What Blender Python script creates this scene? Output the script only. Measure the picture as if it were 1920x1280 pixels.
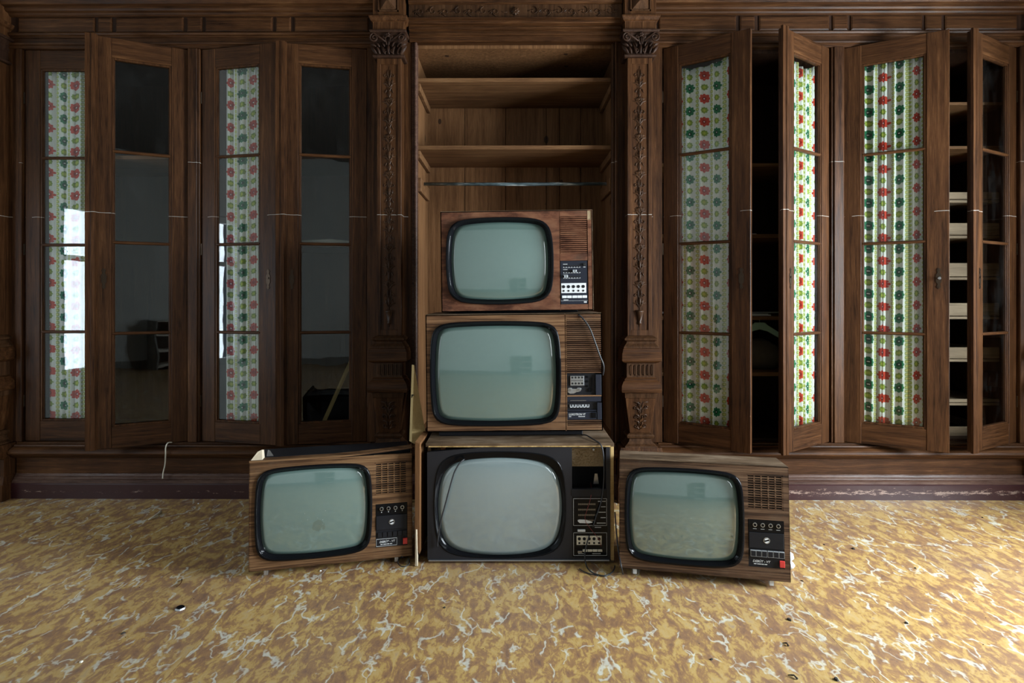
import bpy, math, random
from mathutils import Vector, Matrix, Euler
random.seed(7)
for o in list(bpy.data.objects): bpy.data.objects.remove(o)
S = bpy.context.scene
COL = S.collection
PI = math.pi
# ------------------------------------------------------------------ camera
FPX, CX, CY, PHI, CH = 1120.0, 952.0, 556.0, math.radians(.3), 1.05
cam = bpy.data.cameras.new('camera'); co = bpy.data.objects.new('camera', cam); COL.objects.link(co)
cam.sensor_width = 36; cam.lens = FPX/1920*36
cam.shift_x = (960-CX)/1920; cam.shift_y = (CY-640)/1920
cam.clip_start = .05
co.location = (0, 0, CH); co.rotation_euler = (PI/2, 0, PHI)
S.camera = co
# ------------------------------------------------------------------ world, lights, exposure
S.view_settings.view_transform = 'Standard'; S.view_settings.look = 'None'
S.view_settings.exposure = 0.0; S.view_settings.gamma = 1; S.view_settings.use_curve_mapping = False
w = bpy.data.worlds.new('world'); S.world = w; w.use_nodes = True
w.node_tree.nodes['Background'].inputs[0].default_value = (.62, .78, 1, 1)
w.node_tree.nodes['Background'].inputs[1].default_value = 0.6
def window_light(name, loc, rz, sx, sz, power, col):
    l = bpy.data.lights.new(name, 'AREA'); l.shape = 'RECTANGLE'; l.size = sx; l.size_y = sz
    l.energy = power; l.color = col
    o = bpy.data.objects.new(name, l); COL.objects.link(o); o.location = loc; o.rotation_euler = (PI/2, 0, rz)
    return o
# daylight standing just outside each window (area light faces -Z local; after tilt it faces +Y, then rz)
window_light('daylight_right', (3.22, 1.40, 1.22), PI/2, 1.6, 1.45, 550, (.84, .91, 1))
window_light('daylight_right_rear', (3.22, -1.9, 1.65), PI/2, 1.5, 1.9, 62, (.88, .94, 1))
window_light('daylight_left', (-3.22, 1.87, 1.12), -PI/2, .34, 1.2, 24, (.78, .86, 1))
window_light('daylight_left_rear', (-3.22, -1.6, 1.65), -PI/2, 1.3, 1.8, 8, (.80, .90, 1))

# ------------------------------------------------------------------ pixel -> place helper (photo measurements to metres)
FW = Vector((-math.sin(PHI), math.cos(PHI), 0)); RT = Vector((math.cos(PHI), math.sin(PHI), 0)); C0 = Vector((0, 0, CH))
def ray(px, py): return FW + RT*((px-CX)/FPX) + Vector((0, 0, -(py-CY)/FPX))
def P(px, py, Y):
    d = ray(px, py); return C0 + d*(Y/d.y)
def PF(px, py, z=0.0):
    d = ray(px, py); return C0 + d*((z-CH)/d.z)

# ------------------------------------------------------------------ node expression helper
class X:
    nt = None
    def __init__(s, v): s.v = v
    @staticmethod
    def m(op, *a):
        n = X.nt.nodes.new('ShaderNodeMath'); n.operation = op
        for i, q in enumerate(a):
            q = q.v if isinstance(q, X) else q
            if isinstance(q, (int, float)): n.inputs[i].default_value = q
            else: X.nt.links.new(q, n.inputs[i])
        return X(n.outputs[0])
    def __add__(s, o): return X.m('ADD', s, o)
    def __radd__(s, o): return X.m('ADD', o, s)
    def __sub__(s, o): return X.m('SUBTRACT', s, o)
    def __rsub__(s, o): return X.m('SUBTRACT', o, s)
    def __mul__(s, o): return X.m('MULTIPLY', s, o)
    def __rmul__(s, o): return X.m('MULTIPLY', o, s)
    def __truediv__(s, o): return X.m('DIVIDE', s, o)
    def floor(s): return X.m('FLOOR', s)
    def fract(s): return X.m('FRACT', s)
    def abs(s): return X.m('ABSOLUTE', s)
    def lt(s, o): return X.m('LESS_THAN', s, o)
    def gt(s, o): return X.m('GREATER_THAN', s, o)

class Mat:
    def __init__(s, name, rough=.5, metal=0, spec=.5):
        s.m = bpy.data.materials.new(name); s.m.use_nodes = True; s.nt = s.m.node_tree; X.nt = s.nt
        s.b = s.nt.nodes['Principled BSDF']
        s.b.inputs['Roughness'].default_value = rough; s.b.inputs['Metallic'].default_value = metal
        s.b.inputs['Specular IOR Level'].default_value = spec
    def node(s, t, **k):
        n = s.nt.nodes.new(t)
        for a, v in k.items(): setattr(n, a, v)
        return n
    def link(s, a, b): s.nt.links.new(a.v if isinstance(a, X) else a, b)
    def coord(s, kind='Object', scale=(1, 1, 1), loc=(0, 0, 0)):
        t = s.node('ShaderNodeTexCoord'); m = s.node('ShaderNodeMapping'); m.inputs['Scale'].default_value = scale
        m.inputs['Location'].default_value = loc
        s.link(t.outputs[kind], m.inputs[0]); return m.outputs[0]
    def noise(s, vec, scale=1, detail=4, rough=.55, dist=0):
        n = s.node('ShaderNodeTexNoise'); n.inputs['Scale'].default_value = scale; n.inputs['Detail'].default_value = detail
        n.inputs['Roughness'].default_value = rough; n.inputs['Distortion'].default_value = dist
        s.link(vec, n.inputs['Vector']); return X(n.outputs[0])
    def ramp(s, f, stops):
        r = s.node('ShaderNodeValToRGB'); e = r.color_ramp.elements
        while len(e) < len(stops): e.new(.5)
        for i, (p, c) in enumerate(stops): e[i].position = p; e[i].color = (*c, 1) if len(c) == 3 else c
        s.link(f, r.inputs[0]); return r.outputs[0]
    def mix(s, f, a, b, mode='MIX'):
        n = s.node('ShaderNodeMix', data_type='RGBA', blend_type=mode)
        for q, i in ((f, 0), (a, 6), (b, 7)):
            if isinstance(q, X): q = q.v
            if isinstance(q, (int, float)): n.inputs[i].default_value = q
            elif isinstance(q, tuple): n.inputs[i].default_value = (*q, 1)
            else: s.link(q, n.inputs[i])
        return n.outputs[2]
    def base(s, c):
        if isinstance(c, tuple): s.b.inputs['Base Color'].default_value = (*c, 1)
        else: s.link(c, s.b.inputs['Base Color'])
        return s
    def rough(s, f): s.link(f, s.b.inputs['Roughness']); return s
    def bump(s, f, strength=.3, dist=.002):
        n = s.node('ShaderNodeBump'); n.inputs['Strength'].default_value = strength; n.inputs['Distance'].default_value = dist
        s.link(f, n.inputs['Height']); s.link(n.outputs[0], s.b.inputs['Normal']); return s

def plain(name, col, rough=.5, metal=0, var=.25, scale=30, spec=.5):
    m = Mat(name, rough, metal, spec); n = m.noise(m.coord(), scale, 4)
    m.base(m.mix(n*var, col, tuple(c*.35 for c in col)))
    return m.m

def oak(name, axis='z', dark=(.014, .0052, .0021), mid=(.060, .0235, .0084), light=(.150, .068, .026), rough=.42, chalk=False, offs=0):
    sc = {'z': (55, 55, 2.4), 'x': (2.4, 55, 55)}[axis]; fine = {'z': (330, 330, 16), 'x': (16, 330, 330)}[axis]
    m = Mat(name, rough, 0, .14)
    g = m.noise(m.coord('Object', sc, (offs, 0, 0)), 1, 6, .62, .6); p = m.noise(m.coord('Object', fine), 1, 3, .6)
    big = m.noise(m.coord('Object', (3.2, 3.2, 1.4)), 1, 3)
    f = g*.58 + p*.34 + big*.32 - .14
    c = m.ramp(f, [(.34, dark), (.53, mid), (.76, light)])
    dust = m.noise(m.coord('Object', (60, 60, 60)), 1, 5, .7)
    c = m.mix((dust-.70)*.8, c, (.16, .11, .075))
    if chalk:
        t = m.node('ShaderNodeTexCoord'); sx = m.node('ShaderNodeSeparateXYZ'); m.link(t.outputs['Object'], sx.inputs[0])
        z = X(sx.outputs[2]); n2 = m.noise(m.coord('Object', (12, 12, 12)), 1, 2)
        c = m.mix(((z-1.464-n2*.012).abs()).lt(.0011)*n2.gt(.47)*.7, c, (.5, .47, .42))
    m.base(c); m.rough(p*.35 + (rough-.17)); m.bump(g*.5+p*.8, .4, .0015)
    return m.m
M = {}
M['oak_v'] = oak('oak_vertical_grain', 'z', chalk=True); M['oak_h'] = oak('oak_horizontal_grain', 'x')
M['oak_c'] = oak('oak_carved', 'z', (.018, .008, .0038), (.058, .026, .0115), (.115, .056, .027), .38)
M['oak_d'] = oak('oak_dark', 'z', (.014, .006, .0035), (.035, .016, .009), (.065, .032, .017), .5)
M['pine'] = oak('pine_boards', 'z', (.075, .032, .012), (.155, .073, .030), (.25, .13, .058), .6)
M['pine_x'] = oak('pine_shelf', 'x', (.070, .030, .012), (.145, .070, .029), (.26, .145, .068), .6)
M['palepine'] = oak('pale_pine', 'z', (.46, .32, .13), (.56, .40, .18), (.64, .47, .23), .6)
M['tray'] = oak('tray_wood', 'x', (.11, .075, .045), (.19, .135, .085), (.28, .21, .14), .6)

def knots(m0):   # dark knots for the pine planks
    nt = m0.node_tree; X.nt = nt; b = nt.nodes['Principled BSDF']; l = b.inputs['Base Color'].links[0]; src = l.from_socket
    t = nt.nodes.new('ShaderNodeTexCoord'); mp = nt.nodes.new('ShaderNodeMapping'); mp.inputs['Scale'].default_value = (6, 6, 3.6)
    v = nt.nodes.new('ShaderNodeTexVoronoi'); v.inputs['Scale'].default_value = 1
    nt.links.new(t.outputs['Object'], mp.inputs[0]); nt.links.new(mp.outputs[0], v.inputs['Vector'])
    f = X.m('MULTIPLY', X(v.outputs['Distance']).lt(.085), .85)
    mx = nt.nodes.new('ShaderNodeMix'); mx.data_type = 'RGBA'
    nt.links.new(f.v, mx.inputs[0]); nt.links.new(src, mx.inputs[6]); mx.inputs[7].default_value = (.02, .010, .006, 1)
    nt.links.new(mx.outputs[2], b.inputs['Base Color'])
knots(M['pine']); 

def veneer(name, cols, sc=(2.6, 2.6, 150), rough=.42):
    m = Mat(name, rough, 0, .16)
    a = m.noise(m.coord('Object', sc), 1, 5, .68, .35); b = m.noise(m.coord('Object', (12, 12, 520)), 1, 3, .6)
    d = m.noise(m.coord('Object', (7, 7, 7)), 1, 5, .7)
    c = m.ramp(a*.8+b*.2, [(.40, cols[0]), (.50, cols[1]), (.62, cols[2])])
    c = m.mix((d-.53)*.8, c, (.20, .15, .10))
    m.base(c); m.rough(d*.35+(rough-.1)); return m.m
M['ven4'] = veneer('walnut_print_veneer', [(.035, .016, .008), (.115, .057, .026), (.20, .110, .052)])
M['ven5'] = veneer('walnut_print_veneer_dark', [(.022, .012, .008), (.085, .045, .025), (.165, .098, .058)])
M['ven2'] = veneer('teak_print_veneer', [(.045, .020, .010), (.135, .066, .031), (.22, .120, .060)], (2.6, 2.6, 120))
M['ven2b'] = veneer('ribbed_front_veneer', [(.030, .013, .007), (.090, .043, .022), (.150, .080, .044)], (2.6, 2.6, 120))
M['ven1'] = veneer('mahogany_veneer', [(.055, .020, .011), (.125, .048, .025), (.185, .082, .043)], (9, 9, 26), .45)
M['ven3'] = veneer('dusty_wood_case', [(.055, .033, .018), (.115, .072, .041), (.21, .150, .10)], (3, 12, 12), .6)
M['brass_wood'] = veneer('golden_edge', [(.20, .12, .04), (.36, .23, .09), (.50, .34, .15)], (30, 30, 3), .35)
M['chip'] = plain('chipboard', (.42, .30, .17), .9, 0, .9, 160)
M['chip_white'] = plain('splintered_board', (.62, .52, .38), .85, 0, .5, 90)
M['black'] = plain('black_plastic', (.004, .0043, .0055), .14, 0, .2)
M['black'].node_tree.nodes['Principled BSDF'].inputs['Specular IOR Level'].default_value = .15
M['blackm'] = plain('matt_black_plastic', (.011, .011, .014), .45, 0, .5, 50, .22)
M['navy'] = plain('blue_black_panel', (.016, .018, .028), .4, 0, .3, 30, .25)
M['void'] = plain('dark_interior', (.006, .005, .005), .9)
M['fasc'] = plain('worn_black_front', (.019, .0185, .022), .4, 0, .4, 14, .25)
M['white'] = plain('white_plastic', (.72, .74, .76), .4)
M['cream'] = plain('cream_plastic', (.66, .60, .48), .45)
M['silver'] = plain('silver_trim', (.55, .57, .60), .3, .9)
M['greyline'] = plain('grey_line', (.30, .31, .32), .5)
M['print'] = plain('white_print', (.60, .60, .60), .6)
M['red'] = plain('red_button', (.55, .035, .03), .35)
M['metal'] = plain('dull_metal', (.35, .34, .33), .35, .9)
M['bronze'] = plain('dark_bronze', (.05, .032, .02), .38, .8)
M['cable'] = plain('grey_black_cable', (.016, .017, .020), .5)
M['redwire'] = plain('red_wire', (.22, .03, .03), .45)
M['whitewire'] = plain('white_wire', (.75, .70, .58), .5)
M['mint'] = plain('mint_plastic', (.28, .42, .30), .4)
M['paper'] = plain('paper', (.66, .62, .54), .8)
M['cloth'] = plain('brown_cloth', (.13, .095, .06), .9, 0, .6, 40)
M['whitewall'] = plain('white_plaster', (.60, .62, .60), .8, 0, .25, 3)
M['ceil'] = plain('ceiling_plaster', (.12, .11, .10), .9)
M['greyc'] = plain('grey_cabinet_paint', (.20, .20, .18), .6)
M['dirt'] = plain('floor_dirt', (.03, .022, .015), .9)

def rail_mat():
    m = Mat('flaking_blue_rail', .5); n = m.noise(m.coord('Object', (9, 60, 60)), 1, 4)
    m.base(m.ramp(n, [(.42, (.030, .045, .05)), (.55, (.09, .13, .14)), (.66, (.5, .5, .48))])); return m.m
M['rail'] = rail_mat()
def base_mat():
    m = Mat('burgundy_baseboard_paint', .28)
    v = m.coord('Object', (26, 60, 110)); n = m.noise(v, 1, 7, .8)
    t = m.node('ShaderNodeTexCoord'); sx = m.node('ShaderNodeSeparateXYZ'); m.link(t.outputs['Object'], sx.inputs[0])
    z = X(sx.outputs[2]); x = X(sx.outputs[0])
    band = X.m('SUBTRACT', 1, ((z-.038).abs())/.030)
    wear = X.m('MULTIPLY', n+band*.16, 1).gt(X.m('SUBTRACT', .74, X.m('MULTIPLY', x.gt(1.0), .075)))
    c = m.mix(wear*.6, (.032, .009, .010), (.42, .30, .24))
    m.base(c); return m.m
M['baseb'] = base_mat()
def sheen_oak():
    return oak('oak_moulding_polished', 'x', (.040, .020, .015), (.085, .045, .032), (.15, .09, .06), .27)
M['oak_s'] = sheen_oak()

def glass_mat():
    m = Mat('window_glass'); nt = m.nt; nt.nodes.remove(m.b)
    tr = m.node('ShaderNodeBsdfTransparent'); tr.inputs[0].default_value = (.93, .95, .94, 1)
    gl = m.node('ShaderNodeBsdfGlossy'); gl.inputs['Roughness'].default_value = .012
    df = m.node('ShaderNodeBsdfDiffuse'); df.inputs[0].default_value = (.45, .45, .43, 1)
    fr = m.node('ShaderNodeFresnel'); gm = m.node('ShaderNodeNewGeometry')
    # the pane does not bend the ray, so the index is inverted on its rear face to keep thin-glass reflectance on both sides
    m.link(X(gm.outputs['Backfacing'])*(1/1.52-1.52)+1.52, fr.inputs[0])
    n = m.noise(m.coord('Object', (5, 5, 5)), 1, 2); bp = m.node('ShaderNodeBump'); bp.inputs['Strength'].default_value = .12
    bp.inputs['Distance'].default_value = .004; m.link(n, bp.inputs['Height']); m.link(bp.outputs[0], gl.inputs['Normal'])
    d = m.noise(m.coord('Object', (9, 9, 4)), 1, 5, .65)
    mx0 = m.node('ShaderNodeMixShader'); m.link((d-.50)*.04, mx0.inputs[0]); m.link(tr.outputs[0], mx0.inputs[1]); m.link(df.outputs[0], mx0.inputs[2])
    mx = m.node('ShaderNodeMixShader'); m.link(X(fr.outputs[0])*1.0, mx.inputs[0]); m.link(mx0.outputs[0], mx.inputs[1]); m.link(gl.outputs[0], mx.inputs[2])
    m.link(mx.outputs[0], nt.nodes['Material Output'].inputs[0]); return m.m
M['glass'] = glass_mat()

def screen_mat(name, col, rough=.06, blotch=False):
    m = Mat(name, rough); m.b.inputs['Specular IOR Level'].default_value = .8; m.b.inputs['Coat Weight'].default_value = 1; m.b.inputs['Coat Roughness'].default_value = .012; m.b.inputs['Coat IOR'].default_value = 1.9
    n = m.noise(m.coord('Object', (60, 60, 60)), 1, 5, .7); n2 = m.noise(m.coord('Object', (5, 5, 12)), 1, 4)
    c = m.mix(n*.35, col, tuple(q*.8 for q in col)); c = m.mix((n2-.5)*.5, c, tuple(q*.7 for q in col))
    if blotch:
        t = m.node('ShaderNodeTexCoord'); vm = m.node('ShaderNodeVectorMath', operation='DISTANCE'); m.link(t.outputs['Object'], vm.inputs[0])
        vm.inputs[1].default_value = (-.052, -.19, .150)
        n3 = m.noise(m.coord('Object', (38, 38, 38)), 1, 4)
        c = m.mix((X(vm.outputs['Value']) + (n3-.5)*.05).lt(.020)*.45, c, (.07, .09, .07))
        sp = m.noise(m.coord('Object', (230, 230, 230)), 1, 1)
        c = m.mix(sp.gt(.80)*X(vm.outputs['Value']).lt(.075), c, (.75, .8, .78))
    m.base(c); m.rough(n*.06+(rough-.03)); return m.m
M['scr'] = screen_mat('screen_glass', (.105, .165, .148)); M['scr4'] = screen_mat('screen_glass_stained', (.115, .175, .158), .06, True)
M['scr3'] = screen_mat('screen_glass_grey', (.215, .27, .275), .08)
M['scr5'] = screen_mat('screen_glass_pale', (.115, .175, .158), .06)

def curtain_mat():
    m = Mat('retro_flower_curtain', .85, 0, .2)
    t = m.node('ShaderNodeTexCoord'); sx = m.node('ShaderNodeSeparateXYZ'); m.link(t.outputs['UV'], sx.inputs[0])
    u = X(sx.outputs[0]); v = X(sx.outputs[1])
    c, p = .074, .118
    ci = (u/c).floor(); odd = (ci/2).fract().gt(.25)
    du = ((u/c).fract()-.5)*c
    def cell(off, pitch): return ((((v+off)/pitch).fract())-.5)*pitch
    def flower(dv, R0, k=4):
        r = X.m('SQRT', du*du+dv*dv); th = X.m('ARCTAN2', dv, du)
        R = X.m('COSINE', th*k).abs()*(.24*R0) + .80*R0
        return r.lt(R), r
    off = odd*(p*.5)
    dvb = cell(off, p); dvs = cell(off+p*.5, p)
    fb, rb = flower(dvb, .0250); fs, rs = flower(dvs, .0165)
    cloth = (.70, .69, .65)
    n = m.noise(m.coord('UV', (500, 500, 500)), 1, 2)
    col = m.mix(n*.2, cloth, (.5, .5, .45))
    # chain of little rings between the columns
    dc = ((u/c+.5).fract()-.5)*c
    dr = ((v/.0215).fract()-.5)*.0215
    rr = X.m('SQRT', dc*dc+dr*dr); ring = rr.lt(.0098)*rr.gt(.0042); dot = rr.lt(.0030)
    band = dc.abs().lt(.0125)
    col = m.mix(band*.12, col, (.55, .60, .30))
    col = m.mix(ring*.9, col, (.36, .42, .06)); col = m.mix(dot, col, (.70, .60, .12))
    olive = m.mix(rs.lt(.0075), (.22, .30, .045), (.42, .46, .06))
    col = m.mix(fs, col, olive)
    red = m.mix(rb.lt(.0105), (.50, .045, .022), (.30, .015, .012)); grn = m.mix(rb.lt(.0105), (.018, .155, .065), (.006, .055, .028))
    big = m.mix(odd, red, grn)
    col = m.mix(fb, col, big); col = m.mix(rb.lt(.0030), col, (.8, .8, .76))
    m.base(col)
    tl = m.node('ShaderNodeBsdfTranslucent'); m.link(col, tl.inputs[0])
    mx = m.node('ShaderNodeMixShader'); mx.inputs[0].default_value = .18
    m.link(m.b.outputs[0], mx.inputs[1]); m.link(tl.outputs[0], mx.inputs[2]); m.link(mx.outputs[0], m.nt.nodes['Material Output'].inputs[0])
    return m.m
M['curtain'] = curtain_mat()

def lino_mat():
    m = Mat('marbled_linoleum', .34)
    a = m.noise(m.coord('Object', (19, 10, 1)), 1, 8, .68, .8)
    b = m.noise(m.coord('Object', (44, 20, 1), (3, 7, 0)), 1, 7, .70, .7)
    g = m.noise(m.coord('Object', (1.6, 1.6, 1), (1, 2, 0)), 1, 3)
    c = m.ramp(a*.55+b*.45, [(.36, (.16, .092, .062)), (.44, (.25, .135, .070)), (.50, (.32, .180, .075)), (.522, (.43, .270, .085)), (.59, (.47, .32, .13)), (.69, (.29, .21, .16))])
    # pale curly veins: narrow contours of a distorted noise, broken up by a second one
    def vein(scale, loc, cut, k0):
        w1 = m.node('ShaderNodeTexNoise'); w1.inputs['Scale'].default_value = 1; w1.inputs['Detail'].default_value = 3
        m.link(m.coord('Object', (15, 11, 1), loc), w1.inputs['Vector'])
        sc = m.node('ShaderNodeVectorMath', operation='SCALE'); sc.inputs['Scale'].default_value = .75; m.link(w1.outputs['Color'], sc.inputs[0])
        ad = m.node('ShaderNodeVectorMath', operation='ADD'); m.link(m.coord('Object', scale, loc), ad.inputs[0]); m.link(sc.outputs[0], ad.inputs[1])
        vo = m.node('ShaderNodeTexVoronoi', feature='DISTANCE_TO_EDGE'); vo.inputs['Scale'].default_value = 1; m.link(ad.outputs[0], vo.inputs['Vector'])
        k = m.noise(m.coord('Object', (16, 8, 1), (loc[1], loc[0], 3)), 1, 1)
        width = X.m('MINIMUM', X.m('MULTIPLY', (k-k0), .55), cut)
        return X.m('SUBTRACT', width, vo.outputs['Distance'])*38
    vv = X.m('MINIMUM', X.m('MAXIMUM', X.m('MAXIMUM', vein((9.5, 3.4, 1), (9, 4, 0), .036, .47), vein((6.2, 2.6, 1), (31, 14, 0), .026, .50)), 0), 1)
    c = m.mix(vv*(b*.9+.30), c, (.58, .58, .50))
    c = m.mix((g-.47)*1.3, c, (.17, .12, .10))
    dirt = m.noise(m.coord('Object', (60, 60, 1)), 1, 6, .75)
    c = m.mix(dirt.gt(.74)*.7, c, (.05, .035, .025))
    t = m.node('ShaderNodeTexCoord'); vm = m.node('ShaderNodeVectorMath', operation='DISTANCE'); m.link(t.outputs['Object'], vm.inputs[0])
    m.base(c); m.rough(X.m('ADD', .26, b*.26)); m.bump(b*.4+dirt*.8, .25, .001)
    return m.m
M['lino'] = lino_mat()

# ------------------------------------------------------------------ mesh building
class MB:
    def __init__(s): s.v = []; s.f = []; s.uv = None
    def box(s, x0, x1, y0, y1, z0, z1):
        b = len(s.v)
        s.v += [(x0, y0, z0), (x1, y0, z0), (x1, y1, z0), (x0, y1, z0), (x0, y0, z1), (x1, y0, z1), (x1, y1, z1), (x0, y1, z1)]
        s.f += [tuple(b+i for i in q) for q in ((0, 3, 2, 1), (4, 5, 6, 7), (0, 1, 5, 4), (1, 2, 6, 5), (2, 3, 7, 6), (3, 0, 4, 7))]
        return s
    def poly(s, pts, y0, y1):       # pts (x,z) counter-clockwise seen from -y
        b = len(s.v); n = len(pts)
        s.v += [(x, y0, z) for x, z in pts] + [(x, y1, z) for x, z in pts]
        s.f.append(tuple(b+i for i in range(n))); s.f.append(tuple(b+n+i for i in reversed(range(n))))
        for i in range(n): j = (i+1) % n; s.f.append((b+i, b+n+i, b+n+j, b+j))
        return s
    def mould(s, x0, x1, prof):     # prof: closed list (y,z); ends capped
        b = len(s.v); n = len(prof)
        s.v += [(x0, y, z) for y, z in prof] + [(x1, y, z) for y, z in prof]
        for i in range(n): j = (i+1) % n; s.f.append((b+i, b+n+i, b+n+j, b+j))
        s.f.append(tuple(b+i for i in range(n))); s.f.append(tuple(b+n+i for i in reversed(range(n))))
        return s
    def loft(s, rings, cap0=True, cap1=True):
        b = len(s.v); n = len(rings[0])
        for r in rings: s.v += [tuple(p) for p in r]
        for k in range(len(rings)-1):
            for i in range(n):
                j = (i+1) % n; s.f.append((b+k*n+i, b+k*n+j, b+(k+1)*n+j, b+(k+1)*n+i))
        if cap0: s.f.append(tuple(b+i for i in reversed(range(n))))
        if cap1: s.f.append(tuple(b+(len(rings)-1)*n+i for i in range(n)))
        return s
    def blocks(s, cx, lv, yb):      # stacked rectangular mouldings: lv list of (z, half width, front y), back at yb
        return s.loft([[(cx-h, yf, z), (cx+h, yf, z), (cx+h, yb, z), (cx-h, yb, z)] for z, h, yf in lv])
    def cyl(s, cx, cz, y0, y1, r, n=16, r1=None):
        r1 = r if r1 is None else r1
        return s.loft([[(cx+q*math.cos(2*PI*i/n), y, cz+q*math.sin(2*PI*i/n)) for i in range(n)] for y, q in ((y1, r), (y0, r1))])
    def ringy(s, cx, cz, y0, y1, ro, ri, n=20):
        def c(r, y): return [(cx+r*math.cos(2*PI*i/n), y, cz+r*math.sin(2*PI*i/n)) for i in range(n)]
        return s.loft([c(ro, y1), c(ro, y0), c(ri, y0), c(ri, y1)], False, False)
    def tube(s, pts, r, n=6, rr=None):
        pts = [Vector(p) for p in pts]; rings = []; up = Vector((0, 0, 1)); prev = None
        for i, p in enumerate(pts):
            d = (pts[min(i+1, len(pts)-1)]-pts[max(i-1, 0)])
            if d.length < 1e-9: d = Vector((0, 0, 1))
            d.normalize()
            a = (prev - d*prev.dot(d)) if prev else d.cross(up if abs(d.z) < .9 else Vector((1, 0, 0)))
            if a.length < 1e-6: a = d.orthogonal()
            a.normalize(); prev = a; b = d.cross(a); q = rr[i] if rr else r
            rings.append([p+a*q*math.cos(2*PI*k/n)+b*q*math.sin(2*PI*k/n) for k in range(n)])
        return s.loft(rings)
    def leaf(s, x, z, y, ang, L, W, h, curl=0):   # raised carved leaf lying on the plane y, facing -y
        n = 5; b = len(s.v); cx, cz, a = x, z, ang
        for i in range(n):
            t = i/(n-1); wd = W*math.sin(PI*min(1, .12+t*.88))**.8 if t < 1 else 0
            nx, nz = -math.sin(a), math.cos(a)
            s.v += [(cx+nx*wd, y, cz+nz*wd), (cx, y-h*math.sin(PI*(.2+.75*t)), cz), (cx-nx*wd, y, cz-nz*wd)]
            a += curl/(n-1); cx += math.cos(a)*L/(n-1); cz += math.sin(a)*L/(n-1)
        for i in range(n-1):
            k = b+i*3
            s.f += [(k, k+1, k+4, k+3), (k+1, k+2, k+5, k+4)]
        return s
    def spiral(s, x, z, y, r0, turns, r, start, sgn=1, n=14, tail=None):
        pts = []; rr = []
        if tail: pts.append((tail[0], y, tail[1])); rr.append(r*.8)
        for i in range(n+1):
            t = i/n; a = start+sgn*turns*2*PI*t; q = r0*(1-t*.85)
            pts.append((x+q*math.cos(a), y, z+q*math.sin(a))); rr.append(r*(1-.4*t))
        return s.tube(pts, r, 5, rr)
    def build(s, name, mat, parent=None, rel=None, smooth=False, bevel=0, kind=None, label=None, loc=None, rot=None, seg=1, angle=None):
        me = bpy.data.meshes.new(name)
        o3 = rel if rel is not None else (ABS.get(parent, (0, 0, 0)) if parent is not None else (0, 0, 0))
        me.from_pydata([(x-o3[0], y-o3[1], z-o3[2]) for x, y, z in s.v], [], s.f)
        if s.uv:
            ul = me.uv_layers.new(name='UVMap')
            for lp in me.loops: ul.data[lp.index].uv = s.uv[lp.vertex_index]
        me.validate(); me.update()
        me.materials.append(mat if not isinstance(mat, str) else M[mat])
        if smooth: me.polygons.foreach_set('use_smooth', [True]*len(me.polygons))
        if angle: 
            me.polygons.foreach_set('use_smooth', [True]*len(me.polygons)); me.set_sharp_from_angle(angle=math.radians(angle))
        o = bpy.data.objects.new(name, me); COL.objects.link(o)
        if parent is not None: o.parent = parent
        if loc: o.location = loc
        if rot: o.rotation_euler = rot
        if bevel:
            b = o.modifiers.new('bevel', 'BEVEL'); b.width = bevel; b.segments = seg; b.limit_method = 'ANGLE'; b.angle_limit = math.radians(40)
        if kind: o['kind'] = kind
        if label: o['label'] = label
        return o
ABS = {}
def thing(name, label, cat, loc=(0, 0, 0), rot=(0, 0, 0), group=None):
    o = bpy.data.objects.new(name, None); COL.objects.link(o); o.location = loc; o.rotation_euler = rot
    o.empty_display_size = .05
    o['label'] = label; o['category'] = cat
    if group: o['group'] = group
    if not any(rot): ABS[o] = tuple(loc)
    return o
def tag(o, label, cat, group=None):
    o['label'] = label; o['category'] = cat
    if group: o['group'] = group
    return o
def B(*a): return MB().box(*a)
def lettering(s, parent, x, y, z, width, height, name='lettering', mat='print', shear=0, align='LEFT'):
    cu = bpy.data.curves.new(name, 'FONT'); cu.body = s; cu.size = 1; cu.extrude = .02; cu.offset = .012; cu.shear = shear; cu.resolution_u = 2
    t = bpy.data.objects.new('tmp', cu); COL.objects.link(t)
    bpy.context.view_layer.update()
    me = bpy.data.meshes.new_from_object(t.evaluated_get(bpy.context.evaluated_depsgraph_get()))
    bpy.data.objects.remove(t)
    xs = [v.co.x for v in me.vertices]; ys = [v.co.y for v in me.vertices]
    x0, x1, y0, y1 = min(xs), max(xs), min(ys), max(ys)
    for v in me.vertices:
        v.co = Vector(((v.co.x-x0)/(x1-x0)*width, -.0004 if v.co.z > 0 else 0.0004, (v.co.y-y0)/(y1-y0)*height))
    me.materials.clear(); me.materials.append(M[mat])
    o = bpy.data.objects.new(name, me); COL.objects.link(o); o.parent = parent; o.location = (x, y, z)
    return o

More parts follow.
